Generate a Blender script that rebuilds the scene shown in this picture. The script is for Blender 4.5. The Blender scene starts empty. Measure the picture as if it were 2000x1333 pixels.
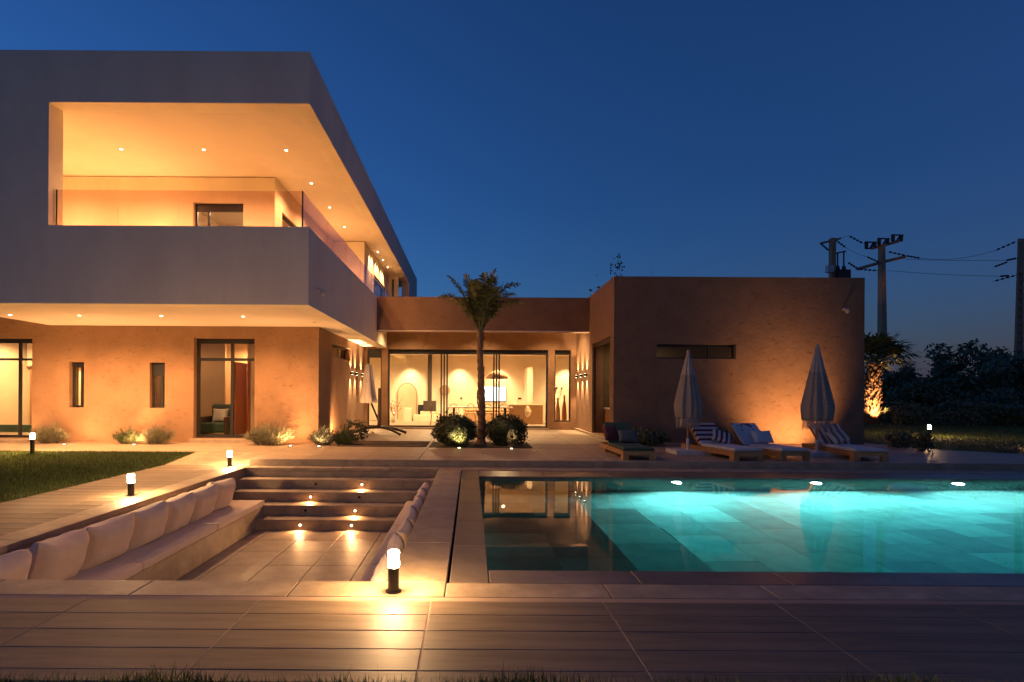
import bpy, math, random
import numpy as np
from mathutils import Vector, Matrix
R = math.radians
random.seed(7); rng = np.random.default_rng(11)
scene = bpy.context.scene
COL = scene.collection

# ------------------------------------------------------------------ camera
F, H = 1060.0, 1.45                       # focal length in photo pixels, eye height in metres
VX, VY, ROLL = 920.0, 770.0, R(0.35)
cd = bpy.data.cameras.new('camera'); cam = bpy.data.objects.new('camera', cd); COL.objects.link(cam)
cd.sensor_width = 36; cd.lens = 36 * F / 2000
cd.shift_x = (1000 - VX) / 2000; cd.shift_y = (VY - 666.5) / 2000
cd.clip_start = .05; cd.clip_end = 4000
cam.matrix_world = Matrix.Translation((0, 0, H)) @ Matrix.Rotation(R(90), 4, 'X') @ Matrix.Rotation(ROLL, 4, 'Z')
scene.camera = cam

# ------------------------------------------------------------------ dusk sky
world = bpy.data.worlds.new('World'); scene.world = world; world.use_nodes = True
wn, wl = world.node_tree.nodes, world.node_tree.links
sky = wn.new('ShaderNodeTexSky'); sky.sky_type = 'NISHITA'; sky.sun_disc = False
sky.sun_elevation = R(-1.75); sky.sun_rotation = R(-62); sky.ozone_density = 4; sky.dust_density = .3
tint = wn.new('ShaderNodeMix'); tint.data_type = 'RGBA'; tint.blend_type = 'MULTIPLY'; tint.inputs[0].default_value = 1
tint.inputs[7].default_value = (.58, 1.04, .98, 1)
wl.new(sky.outputs[0], tint.inputs[6])
# the deep blue that many times scattered light leaves after sunset, paler towards the horizon
tc = wn.new('ShaderNodeTexCoord'); sx = wn.new('ShaderNodeSeparateXYZ'); wl.new(tc.outputs['Generated'], sx.inputs[0])
cr = wn.new('ShaderNodeValToRGB'); wl.new(sx.outputs[2], cr.inputs[0])
ce = cr.color_ramp.elements
ce[0].position = 0.0; ce[0].color = (.020, .034, .070, 1)
ce[1].position = .75; ce[1].color = (.000, .006, .018, 1)
e1 = ce.new(.10); e1.color = (.006, .022, .050, 1)
e2 = ce.new(.32); e2.color = (.000, .010, .028, 1)
add = wn.new('ShaderNodeMix'); add.data_type = 'RGBA'; add.blend_type = 'ADD'; add.inputs[0].default_value = 1
wl.new(tint.outputs[2], add.inputs[6]); wl.new(cr.outputs[0], add.inputs[7])
bg = wn['Background']; wl.new(add.outputs[2], bg.inputs[0]); bg.inputs[1].default_value = .92

scene.view_settings.view_transform = 'Standard'; scene.view_settings.look = 'None'
scene.view_settings.exposure = .2; scene.view_settings.gamma = 1
scene.cycles.use_denoising = True
scene.cycles.caustics_reflective = False; scene.cycles.caustics_refractive = False
scene.cycles.max_bounces = 10; scene.cycles.diffuse_bounces = 5; scene.cycles.glossy_bounces = 4
scene.cycles.transmission_bounces = 6; scene.cycles.transparent_max_bounces = 12
scene.cycles.sample_clamp_indirect = 6
LAMP = 2.6                                                  # one dimmer for all the villa's lamps
WARM = (1.0, .485, .185); WARM2 = (1.0, .62, .30)

# ------------------------------------------------------------------ pixel -> place
def ray(px, py):
    u, v = px - VX, py - VY
    return ((u*math.cos(ROLL) + v*math.sin(ROLL)) / F, 1.0, -(-u*math.sin(ROLL) + v*math.cos(ROLL)) / F)
def on_z(px, py, z=0.0):
    r = ray(px, py); t = (z - H) / r[2]
    return Vector((r[0]*t, t, z))
def on_y(px, py, Y):
    r = ray(px, py)
    return Vector((r[0]*Y, Y, H + r[2]*Y))

# ------------------------------------------------------------------ materials
def mat(name, col, rough=.6, metal=0, var=.0, vscale=6, bump=0, bscale=40, rnd=0, spec=.5, stretch=(1, 1, 1), pits=0, sheen=0, col2=None, coord='Object'):
    m = bpy.data.materials.new(name); m.use_nodes = True
    n, l = m.node_tree.nodes, m.node_tree.links
    b = n['Principled BSDF']
    b.inputs['Base Color'].default_value = (*col, 1); b.inputs['Roughness'].default_value = rough
    b.inputs['Metallic'].default_value = metal; b.inputs['Specular IOR Level'].default_value = spec
    if sheen: b.inputs['Sheen Weight'].default_value = sheen
    if not (var or bump or rnd or pits): return m
    t = n.new('ShaderNodeTexCoord'); mp = n.new('ShaderNodeMapping'); mp.inputs['Scale'].default_value = stretch
    l.new(t.outputs[coord], mp.inputs[0])
    src = None
    if var or col2:
        no = n.new('ShaderNodeTexNoise'); no.inputs['Scale'].default_value = vscale; no.inputs['Detail'].default_value = 6; no.inputs['Roughness'].default_value = .65
        l.new(mp.outputs[0], no.inputs[0])
        r = n.new('ShaderNodeValToRGB'); l.new(no.outputs[0], r.inputs[0])
        lo = tuple(c*(1-var) for c in col); hi = tuple(min(1, c*(1+var)) for c in (col2 or col))
        r.color_ramp.elements[0].position = .3; r.color_ramp.elements[1].position = .7
        r.color_ramp.elements[0].color = (*lo, 1); r.color_ramp.elements[1].color = (*hi, 1)
        src = r.outputs[0]
    if rnd:
        oi = n.new('ShaderNodeObjectInfo'); ma = n.new('ShaderNodeMapRange')
        ma.inputs[3].default_value = 1-rnd; ma.inputs[4].default_value = 1+rnd
        l.new(oi.outputs['Random'], ma.inputs[0])
        mu = n.new('ShaderNodeMix'); mu.data_type = 'RGBA'; mu.blend_type = 'MULTIPLY'; mu.inputs[0].default_value = 1
        if src: l.new(src, mu.inputs[6])
        else: mu.inputs[6].default_value = (*col, 1)
        l.new(ma.outputs[0], mu.inputs[7]); src = mu.outputs[2]
    hgt = None
    if bump:
        nb = n.new('ShaderNodeTexNoise'); nb.inputs['Scale'].default_value = bscale; nb.inputs['Detail'].default_value = 5
        l.new(mp.outputs[0], nb.inputs[0]); hgt = nb.outputs[0]
    if pits:
        mp2 = n.new('ShaderNodeMapping'); mp2.inputs['Scale'].default_value = (1, 1, 2.6); l.new(t.outputs[coord], mp2.inputs[0])
        no = n.new('ShaderNodeTexNoise'); no.inputs['Scale'].default_value = 5.5; no.inputs['Detail'].default_value = 8; no.inputs['Roughness'].default_value = .72
        l.new(mp2.outputs[0], no.inputs[0])
        r2 = n.new('ShaderNodeValToRGB'); l.new(no.outputs[0], r2.inputs[0])
        r2.color_ramp.elements[0].position = .31; r2.color_ramp.elements[1].position = .42
        r2.color_ramp.elements[0].color = (.38, .36, .34, 1); r2.color_ramp.elements[1].color = (1, 1, 1, 1)
        mu = n.new('ShaderNodeMix'); mu.data_type = 'RGBA'; mu.blend_type = 'MULTIPLY'; mu.inputs[0].default_value = pits
        if src: l.new(src, mu.inputs[6])
        else: mu.inputs[6].default_value = (*col, 1)
        l.new(r2.outputs[0], mu.inputs[7]); src = mu.outputs[2]
        if hgt:
            ad = n.new('ShaderNodeMath'); ad.operation = 'ADD'; l.new(hgt, ad.inputs[0]); l.new(r2.outputs[0], ad.inputs[1]); hgt = ad.outputs[0]
    if src: l.new(src, b.inputs['Base Color'])
    if hgt:
        bp = n.new('ShaderNodeBump'); bp.inputs['Strength'].default_value = bump; bp.inputs['Distance'].default_value = .02
        l.new(hgt, bp.inputs['Height']); l.new(bp.outputs[0], b.inputs['Normal'])
    return m
def emit(name, col, s, sample=False):
    m = bpy.data.materials.new(name); m.use_nodes = True
    n, l = m.node_tree.nodes, m.node_tree.links
    n.remove(n['Principled BSDF']); e = n.new('ShaderNodeEmission'); e.inputs[0].default_value = (*col, 1); e.inputs[1].default_value = s
    l.new(e.outputs[0], n['Material Output'].inputs[0])
    m.cycles.emission_sampling = 'FRONT' if sample else 'NONE'
    return m
def glass(name, tint=(.95, .97, .96), refl=1.0, ior=1.5):
    m = bpy.data.materials.new(name); m.use_nodes = True
    n, l = m.node_tree.nodes, m.node_tree.links
    n.remove(n['Principled BSDF'])
    tr = n.new('ShaderNodeBsdfTransparent'); tr.inputs[0].default_value = (*tint, 1)
    g = n.new('ShaderNodeBsdfGlossy'); g.inputs['Roughness'].default_value = .0; g.inputs[0].default_value = (1, 1, 1, 1)
    fr = n.new('ShaderNodeFresnel'); fr.inputs[0].default_value = ior; fm = n.new('ShaderNodeMath'); fm.operation = 'MULTIPLY'; fm.inputs[1].default_value = refl; l.new(fr.outputs[0], fm.inputs[0])
    mx = n.new('ShaderNodeMixShader'); l.new(fm.outputs[0], mx.inputs[0]); l.new(tr.outputs[0], mx.inputs[1]); l.new(g.outputs[0], mx.inputs[2])
    l.new(mx.outputs[0], n['Material Output'].inputs[0])
    return m
def leafmat(name, col, col2, rnd=0):
    m = mat(name, col, rough=.55, var=.35, vscale=9, col2=col2, rnd=rnd, spec=.3)
    b = m.node_tree.nodes['Principled BSDF']; b.inputs['Transmission Weight'].default_value = 0
    return m
def stripes(name, c1, c2, scale, axis=1, rough=.85, offset=0):
    m = bpy.data.materials.new(name); m.use_nodes = True
    n, l = m.node_tree.nodes, m.node_tree.links; b = n['Principled BSDF']; b.inputs['Roughness'].default_value = rough
    t = n.new('ShaderNodeTexCoord'); s = n.new('ShaderNodeSeparateXYZ'); l.new(t.outputs['UV'], s.inputs[0])
    a = n.new('ShaderNodeMath'); a.operation = 'MULTIPLY_ADD'; a.inputs[1].default_value = scale; a.inputs[2].default_value = offset; l.new(s.outputs[axis], a.inputs[0])
    f = n.new('ShaderNodeMath'); f.operation = 'FRACT'; l.new(a.outputs[0], f.inputs[0])
    g = n.new('ShaderNodeMath'); g.operation = 'GREATER_THAN'; g.inputs[1].default_value = .5; l.new(f.outputs[0], g.inputs[0])
    mx = n.new('ShaderNodeMix'); mx.data_type = 'RGBA'; mx.inputs[6].default_value = (*c1, 1); mx.inputs[7].default_value = (*c2, 1); l.new(g.outputs[0], mx.inputs[0])
    l.new(mx.outputs[2], b.inputs['Base Color'])
    return m
def printed(name, base, ink):
    m = mat(name, base, rough=.9); n, l = m.node_tree.nodes, m.node_tree.links; b = n['Principled BSDF']
    t = n.new('ShaderNodeTexCoord'); no = n.new('ShaderNodeTexNoise'); no.inputs['Scale'].default_value = 5; no.inputs['Detail'].default_value = 3; l.new(t.outputs['UV'], no.inputs[0])
    s = n.new('ShaderNodeSeparateXYZ'); l.new(t.outputs['UV'], s.inputs[0])
    a = n.new('ShaderNodeMath'); a.operation = 'MULTIPLY_ADD'; a.inputs[1].default_value = .35; a.inputs[2].default_value = -.28; l.new(s.outputs[1], a.inputs[0])
    ad = n.new('ShaderNodeMath'); ad.operation = 'ADD'; l.new(no.outputs[0], ad.inputs[0]); l.new(a.outputs[0], ad.inputs[1])
    r = n.new('ShaderNodeValToRGB'); r.color_ramp.elements[0].position = .56; r.color_ramp.elements[1].position = .6
    r.color_ramp.elements[0].color = (*base, 1); r.color_ramp.elements[1].color = (*ink, 1)
    l.new(ad.outputs[0], r.inputs[0]); l.new(r.outputs[0], b.inputs['Base Color'])
    return m

M = {}
M['clay'] = mat('clay_plaster', (.285, .166, .092), .9, var=.15, vscale=1.8, bump=.55, bscale=11, pits=.7)
M['clay_in'] = mat('clay_inside', (.62, .50, .37), .8, var=.06, vscale=2)
M['white'] = mat('greige_render', (.84, .765, .60), .85, var=.09, vscale=1.1, bump=.14, bscale=9, stretch=(1, 1, .35))
M['soffit'] = mat('soffit_paint', (.80, .71, .58), .8, var=.05, vscale=1.2)
M['room'] = mat('room_plaster', (.70, .60, .46), .8, var=.05, vscale=1.5)
M['dark'] = mat('dark_aluminium', (.018, .017, .018), .4)
M['plank'] = mat('plank_tile', (.180, .135, .090), .60, var=.38, vscale=1.6, rnd=.16, bump=.06, bscale=10, stretch=(.5, 5, 1), spec=.4, coord='Object')
M['slab'] = mat('terrace_slab', (.33, .255, .185), .5, var=.20, vscale=4, rnd=.07, bump=.05, bscale=30, spec=.4)
M['joint'] = mat('joint_mortar', (.36, .25, .18), .9)
M['border'] = mat('honed_border', (.33, .255, .175), .55, var=.30, vscale=3.5, bump=.1, bscale=22, spec=.4, rnd=.05)
M['wet'] = mat('wet_ledge', (.165, .13, .10), .30, var=.25, vscale=3.5, bump=.06, bscale=20, rnd=.05)
M['gap'] = mat('gutter', (.01, .01, .01), .8)
M['pooltile'] = mat('pool_stone', (.36, .44, .40), .6, var=.25, vscale=3, rnd=.36)
M['poolwall'] = mat('pool_wall', (.22, .26, .24), .6, var=.2, vscale=4)
M['fabric'] = mat('natural_canvas', (.66, .52, .39), .95, var=.06, vscale=10, bump=.15, bscale=220, sheen=.2)
M['wood'] = mat('teak', (.34, .165, .06), .5, var=.3, vscale=5, stretch=(12, 1.2, 12), bump=.08, bscale=30)
M['stone'] = mat('parasol_base', (.55, .52, .50), .7, var=.1)
M['fringe'] = mat('fringe_cord', (.42, .36, .30), .95, var=.2, vscale=40)
def macrame(name, cord, hole):                              # knotted diamond net, plain near the top
    m = mat(name, cord, .95); n, l = m.node_tree.nodes, m.node_tree.links; b = n['Principled BSDF']
    t = n.new('ShaderNodeTexCoord'); s_ = n.new('ShaderNodeSeparateXYZ'); l.new(t.outputs['UV'], s_.inputs[0])
    def M_(op, *a):
        q = n.new('ShaderNodeMath'); q.operation = op
        for i, v in enumerate(a):
            if isinstance(v, (int, float)): q.inputs[i].default_value = v
            else: l.new(v, q.inputs[i])
        return q.outputs[0]
    u, v = M_('MULTIPLY', s_.outputs[0], 26), M_('MULTIPLY', s_.outputs[1], 22)
    p = M_('ABSOLUTE', M_('SUBTRACT', M_('FRACT', M_('ADD', u, v)), .5)); q = M_('ABSOLUTE', M_('SUBTRACT', M_('FRACT', M_('SUBTRACT', u, v)), .5))
    net = M_('GREATER_THAN', M_('MAXIMUM', p, q), .34)
    plain = M_('LESS_THAN', s_.outputs[1], .34); f = M_('MAXIMUM', net, plain)
    mx = n.new('ShaderNodeMix'); mx.data_type = 'RGBA'; mx.inputs[6].default_value = (*hole, 1); mx.inputs[7].default_value = (*cord, 1); l.new(f, mx.inputs[0])
    l.new(mx.outputs[2], b.inputs['Base Color'])
    bp = n.new('ShaderNodeBump'); bp.inputs['Strength'].default_value = .6; bp.inputs['Distance'].default_value = .01; l.new(f, bp.inputs['Height']); l.new(bp.outputs[0], b.inputs['Normal'])
    return m
M['macrame'] = macrame('macrame_net', (.46, .40, .33), (.20, .17, .145))
M['offwhite'] = mat('offwhite_canvas', (.72, .64, .55), .9, var=.05)
M['greencloth'] = mat('green_canvas', (.035, .075, .055), .9, var=.15)
M['darkred'] = mat('dark_red_canvas', (.10, .025, .03), .9, var=.15)
M['slate'] = mat('slate_canvas', (.07, .10, .10), .9, var=.1)
M['palecloth'] = mat('pale_canvas', (.56, .55, .56), .9, var=.08)
M['redstripe'] = stripes('red_stripe', (.60, .57, .56), (.17, .025, .035), 4.5, 1)
M['redstripe2'] = stripes('red_stripe_fine', (.60, .57, .56), (.17, .025, .035), 4, 0)
M['tanstripe'] = stripes('tan_stripe', (.60, .56, .53), (.26, .13, .09), 4.5, 0)
M['tanstripe2'] = stripes('tan_stripe_fine', (.58, .54, .50), (.30, .16, .10), 3, 0)
M['print'] = printed('printed_canvas', (.58, .57, .58), (.10, .11, .17))
M['glass'] = glass('clear_glass', refl=.6); M['rail_glass'] = glass('rail_glass', (.90, .80, .78), .4, 1.3)
M['lamp'] = emit('lamp_lens', (1, .80, .5), 14)
M['lampw'] = emit('pool_lamp_lens', (.85, 1, 1), 30)
M['bollard_glow'] = emit('bollard_glass', (1, .56, .24), 760, True)
M['screen'] = emit('screen_picture', (1, .93, .80), 3)
M['black'] = mat('black_metal', (.015, .014, .013), .45, metal=.3)
M['bronze'] = mat('bronze_pole', (.09, .06, .04), .5, metal=.5)
M['concrete'] = mat('pole_concrete', (.40, .25, .16), .9, var=.25)
M['greybox'] = mat('meter_box', (.6, .56, .54), .6)
M['mirror'] = mat('mirror', (.80, .64, .44), .35, metal=.45)
M['leather'] = mat('ochre_upholstery', (.50, .30, .15), .8, var=.08)
M['rattan'] = mat('rattan', (.34, .19, .09), .8, var=.3, vscale=30)
M['redwood'] = mat('red_wood_door', (.30, .085, .03), .5, var=.2, stretch=(8, 8, 1))
M['tealstrip'] = mat('teal_tile', (.05, .16, .14), .3)
M['grass'] = leafmat('grass_blade', (.055, .085, .016), (.115, .155, .034))
M['soil'] = mat('soil', (.055, .045, .028), .95, var=.3, vscale=3)
M['turf'] = mat('turf_ground', (.030, .040, .012), .95, var=.3, vscale=5)
M['leaf'] = leafmat('box_leaf', (.035, .055, .02), (.08, .10, .045))
M['lav'] = leafmat('lavender_leaf', (.13, .13, .075), (.21, .20, .13))
M['palmleaf'] = leafmat('palm_leaf', (.085, .105, .035), (.16, .175, .06))
M['treeleaf'] = leafmat('tree_leaf', (.055, .08, .045), (.12, .145, .08))
M['bark'] = mat('palm_bark', (.22, .135, .075), .9, var=.4, vscale=14, bump=.6, bscale=25, stretch=(1, 1, .6))
M['twig'] = mat('twig', (.08, .055, .035), .9, var=.3)
M['gardenwall'] = mat('garden_wall', (.26, .115, .06), .9, var=.2, vscale=1.5, bump=.2, bscale=6)
M['wire'] = mat('wire', (.01, .01, .012), .6)
M['insul'] = mat('insulator', (.035, .025, .022), .5)
M['ceramic'] = mat('ceramic', (.72, .66, .56), .5)

# ------------------------------------------------------------------ mesh helpers
class MB:
    def __init__(s): s.v = []; s.f = []; s.uv = None
    def add(s, vs, fs):
        o = len(s.v); s.v += [tuple(v) for v in vs]; s.f += [tuple(i+o for i in f) for f in fs]; return s
    def box(s, x0, x1, y0, y1, z0, z1):
        return s.add([(x0,y0,z0),(x1,y0,z0),(x1,y1,z0),(x0,y1,z0),(x0,y0,z1),(x1,y0,z1),(x1,y1,z1),(x0,y1,z1)],
                     [(0,3,2,1),(4,5,6,7),(0,1,5,4),(1,2,6,5),(2,3,7,6),(3,0,4,7)])
    def cbox(s, x0, x1, y0, y1, z0, z1, c=.004):       # box with chamfered top edges
        v = [(x0,y0,z0),(x1,y0,z0),(x1,y1,z0),(x0,y1,z0),(x0,y0,z1-c),(x1,y0,z1-c),(x1,y1,z1-c),(x0,y1,z1-c),
             (x0+c,y0+c,z1),(x1-c,y0+c,z1),(x1-c,y1-c,z1),(x0+c,y1-c,z1)]
        return s.add(v, [(0,3,2,1),(8,9,10,11)] + [(i,(i+1)%4,4+(i+1)%4,4+i) for i in range(4)] + [(4+i,4+(i+1)%4,8+(i+1)%4,8+i) for i in range(4)])
    def tube(s, pts, rad, n=8, caps=True):
        pts = [Vector(p) for p in pts]; rad = rad if hasattr(rad, '__len__') else [rad]*len(pts)
        rings = []; up = None
        for i, p in enumerate(pts):
            d = (pts[min(i+1, len(pts)-1)] - pts[max(i-1, 0)])
            d = d.normalized() if d.length > 1e-9 else Vector((0,0,1))
            a = Vector((0,0,1)) if abs(d.z) < .9 else Vector((1,0,0))
            if up is not None: a = up
            x = (a - d*a.dot(d))
            x = x.normalized() if x.length > 1e-6 else d.orthogonal().normalized()
            up = x; y = d.cross(x)
            rings.append([p + (x*math.cos(2*math.pi*k/n) + y*math.sin(2*math.pi*k/n))*rad[i] for k in range(n)])
        vs = [v for r in rings for v in r]; fs = []
        for i in range(len(pts)-1):
            for k in range(n): fs.append((i*n+k, i*n+(k+1)%n, (i+1)*n+(k+1)%n, (i+1)*n+k))
        if caps: fs.append(tuple(range(n-1, -1, -1))); fs.append(tuple((len(pts)-1)*n+k for k in range(n)))
        return s.add(vs, fs)
    def lathe(s, prof, c=(0,0,0), n=20, fold=0, nf=8, fp=0, uv=False):
        vs = []; fs = []
        if uv: s.uv = [(1-abs(2*k/n-1), i/(len(prof)-1)) for i in range(len(prof)) for k in range(n)]
        for r, z in prof:
            for k in range(n):
                a = 2*math.pi*k/n; rr = r*(1 + fold*(.7*math.cos(nf*a + fp) + .45*math.cos((nf-4)*a + 1.7*fp + 2*z) + .3*math.cos((nf+7)*a - fp)))
                vs.append((c[0]+rr*math.cos(a), c[1]+rr*math.sin(a), c[2]+z))
        for i in range(len(prof)-1):
            for k in range(n): fs.append((i*n+k, i*n+(k+1)%n, (i+1)*n+(k+1)%n, (i+1)*n+k))
        fs.append(tuple(range(n-1, -1, -1))); fs.append(tuple((len(prof)-1)*n+k for k in range(n)))
        return s.add(vs, fs)
    def wall(s, axis, t0, t1, u0, u1, z0, z1, holes=()):  # slab with rectangular openings; axis 'y' faces the camera
        us = sorted({u0, u1, *[h[0] for h in holes], *[h[1] for h in holes]}); us = [u for u in us if u0 <= u <= u1]
        zs = sorted({z0, z1, *[h[2] for h in holes], *[h[3] for h in holes]}); zs = [z for z in zs if z0 <= z <= z1]
        P = (lambda u, t, z: (u, t, z)) if axis == 'y' else (lambda u, t, z: (t, u, z))
        def solid(i, j):
            if not (0 <= i < len(us)-1 and 0 <= j < len(zs)-1): return False
            uc, zc = (us[i]+us[i+1])/2, (zs[j]+zs[j+1])/2
            return not any(h[0] < uc < h[1] and h[2] < zc < h[3] for h in holes)
        for i in range(len(us)-1):
            for j in range(len(zs)-1):
                if not solid(i, j): continue
                a, b, c, d = us[i], us[i+1], zs[j], zs[j+1]
                for t in (t0, t1): s.add([P(a,t,c), P(b,t,c), P(b,t,d), P(a,t,d)], [(0,1,2,3)])
                for (di, dj, q) in ((-1,0,[(a,c),(a,d)]), (1,0,[(b,c),(b,d)]), (0,-1,[(a,c),(b,c)]), (0,1,[(a,d),(b,d)])):
                    if not solid(i+di, j+dj):
                        s.add([P(q[0][0],t0,q[0][1]), P(q[1][0],t0,q[1][1]), P(q[1][0],t1,q[1][1]), P(q[0][0],t1,q[0][1])], [(0,1,2,3)])
        return s
W = {}
def link(o, parent=None):
    COL.objects.link(o)
    if parent: o.parent = parent
    return o
def build(name, mb, m, parent=None, smooth=False, origin=None, local=False, bevel=0):
    org = Vector(origin) if origin is not None else (Vector((0,0,0)) if (local or not parent) else W.get(parent.name, Vector((0,0,0))))
    me = bpy.data.meshes.new(name)
    me.from_pydata([(v[0]-org[0], v[1]-org[1], v[2]-org[2]) for v in mb.v], [], mb.f)
    me.materials.append(M[m] if isinstance(m, str) else m)
    if smooth: me.polygons.foreach_set('use_smooth', [True]*len(me.polygons))
    if mb.uv is not None:
        ul = me.uv_layers.new(name='UVMap')
        for lp in me.loops: ul.data[lp.index].uv = mb.uv[lp.vertex_index]
    o = bpy.data.objects.new(name, me); link(o, parent)
    if parent:
        pw = W.get(parent.name, Vector((0,0,0)))
        if not local: o.location = org - pw
        W[o.name] = org if not local else pw
    else:
        o.location = org; W[o.name] = org
    if bevel:
        b = o.modifiers.new('edge', 'BEVEL'); b.width = bevel; b.segments = 2; b.limit_method = 'ANGLE'
    return o
def np_mesh(name, V, T, m, parent=None, kind=None):        # fast mesh from numpy triangles
    me = bpy.data.meshes.new(name)
    me.vertices.add(len(V)); me.vertices.foreach_set('co', V.astype(np.float32).ravel())
    me.loops.add(T.size); me.loops.foreach_set('vertex_index', T.astype(np.int32).ravel())
    me.polygons.add(len(T)); me.polygons.foreach_set('loop_start', np.arange(0, T.size, T.shape[1], dtype=np.int32))
    me.update(calc_edges=True); me.materials.append(M[m] if isinstance(m, str) else m)
    o = bpy.data.objects.new(name, me); link(o, parent)
    if kind: o['kind'] = kind
    return o
def thing(name, label, cat, loc=(0,0,0), rz=0, group=None):
    o = bpy.data.objects.new(name, None); o.empty_display_size = .2; link(o); o.location = loc; o.rotation_euler = (0,0,rz)
    W[o.name] = Vector(loc); return tag(o, label, cat, group)
def tag(o, label, cat, group=None):
    o['label'] = label; o['category'] = cat
    if group: o['group'] = group
    return o
def structure(o): o['kind'] = 'structure'; return o
def copy_tree(o, parent=None):
    c = o.copy(); COL.objects.link(c); c.parent = parent
    for ch in o.children: copy_tree(ch, c)
    return c
def light(kind, name, loc, power, col=WARM, parent=None, to=None, size=.05, angle=120, blend=.5):
    d = bpy.data.lights.new(name, kind); d.energy = power*(1 if name == 'pool_light' else LAMP); d.color = col
    if kind == 'SPOT': d.spot_size = R(angle); d.spot_blend = blend; d.shadow_soft_size = size
    elif kind == 'POINT': d.shadow_soft_size = size
    o = bpy.data.objects.new(name, d); link(o, parent)
    pw = W.get(parent.name, Vector((0,0,0))) if parent else Vector((0,0,0))
    o.location = Vector(loc) - pw
    if to is not None: o.rotation_euler = (Vector(to) - Vector(loc)).to_track_quat('-Z', 'Y').to_euler()
    return o
def pieces(parent, name, m, cells, th=.03, ch=.003, gap=.004):  # paving pieces that share mesh data per size
    cache = {}
    pw = W.get(parent.name, Vector((0,0,0)))
    for (x0, x1, y0, y1, z) in cells:
        w, d = round(x1-x0-2*gap, 3), round(y1-y0-2*gap, 3)
        if w < .03 or d < .03: continue
        k = (w, d)
        if k not in cache:
            me = bpy.data.meshes.new(name); b = MB().cbox(-w/2, w/2, -d/2, d/2, -th, 0, ch); me.from_pydata(b.v, [], b.f); me.materials.append(M[m]); cache[k] = me
        o = bpy.data.objects.new(name, cache[k]); link(o, parent)
        o.location = Vector(((x0+x1)/2, (y0+y1)/2, z + random.uniform(-.0006, .0008))) - pw
def grid(x0, x1, y0, y1, w, d, z, ox=0, oy=0, stagger=0):
    out = []; j = 0
    y = oy + math.floor((y0-oy)/d)*d
    while y < y1 - 1e-6:
        off = ox + (stagger*w if int(round((y-oy)/d)) % 2 else 0)
        x = off + math.floor((x0-off)/w)*w
        while x < x1 - 1e-6:
            a, b, c, e = max(x, x0), min(x+w, x1), max(y, y0), min(y+d, y1)
            if b-a > .02 and e-c > .02: out.append((a, b, c, e, z))
            x += w
        y += d
    return out

# ================================================================== SETTING
TZ = .13                                                    # the house terrace lies one low step above the pool deck
PX0, PX1, PY0, PY1 = -4.36, -.62, 4.19, 10.5                # sunken lounge
QX0, QX1, QY0, QY1 = .15, 13.6, 4.49, 9.6                   # pool water
ground = MB()
gx = [-900, -18, -4.9, 14.2, 900]; gy = [-300, 2.5, 10.9, 900]
for i in range(4):
    for j in range(3):
        if i == 2 and j == 1: continue                      # the dug-out for lounge and pool
        ground.add([(gx[i],gy[j],-.08),(gx[i+1],gy[j],-.08),(gx[i+1],gy[j+1],-.08),(gx[i],gy[j+1],-.08)], [(0,1,2,3)])
structure(build('ground', ground, 'soil'))

# pool deck: mortar bed + planks + honed borders
deck = structure(build('pool_deck', MB()
    .box(-6.1, 14.2, 2.72, 3.80, -.07, -.0025).box(-6.1, -4.70, 3.80, 10.80, -.07, -.0025).box(-4.70, 14.2, 3.80, 3.87, -.07, -.0025), 'joint'))
pieces(deck, 'paving_plank', 'plank', grid(-6.1, 14.2, 2.72, 3.80, 1.2, .24, 0, ox=-.27, oy=3.80-5*.24))
pieces(deck, 'paving_plank', 'plank', grid(-6.1, -4.70, 3.80, 10.80, 1.2, .24, 0, ox=-.27-1.2*4 - .03, oy=3.80))
# honed borders round the pit
def border(name, x0, x1, y0, y1, n, axis, m='border', z=.0):
    cells = []
    for k in range(n):
        a, b = k/n, (k+1)/n
        cells.append((x0+(x1-x0)*a, x0+(x1-x0)*b, y0, y1, z) if axis == 'x' else (x0, x1, y0+(y1-y0)*a, y0+(y1-y0)*b, z))
    pieces(deck, name, m, cells, th=.06, gap=.0025, ch=.006)
border('border_slab', -4.70, -.18, 3.87, PY0, 4, 'x')
border('border_slab', -.18, 14.2, 3.87, 4.165, 12, 'x')
border('border_slab', -4.70, PX0, PY0, 10.80, 6, 'y')
border('border_slab', PX0, PX1, PY1, 10.80, 4, 'x')
border('border_slab', PX1, -.178, PY0, 10.80, 6, 'y')
border('border_slab', -.19, 14.2, 10.32, 10.80, 12, 'x')
# wet overflow ledge round the water, with the dark drain slot outside it
LZ = -.004
border('ledge_slab', -.16, QX0, 4.175, 10.29, 6, 'y', 'wet', LZ)
border('ledge_slab', QX0, 14.2, 4.175, QY0, 12, 'x', 'wet', LZ)
border('ledge_slab', QX0, 14.2, QY1, 10.29, 12, 'x', 'wet', LZ)
build('drain_slot', MB().box(-.195, -.155, 4.17, 10.33, -.14, -.10).box(-.19, 14.2, 10.285, 10.325, -.14, -.10), 'gap', deck)

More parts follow.
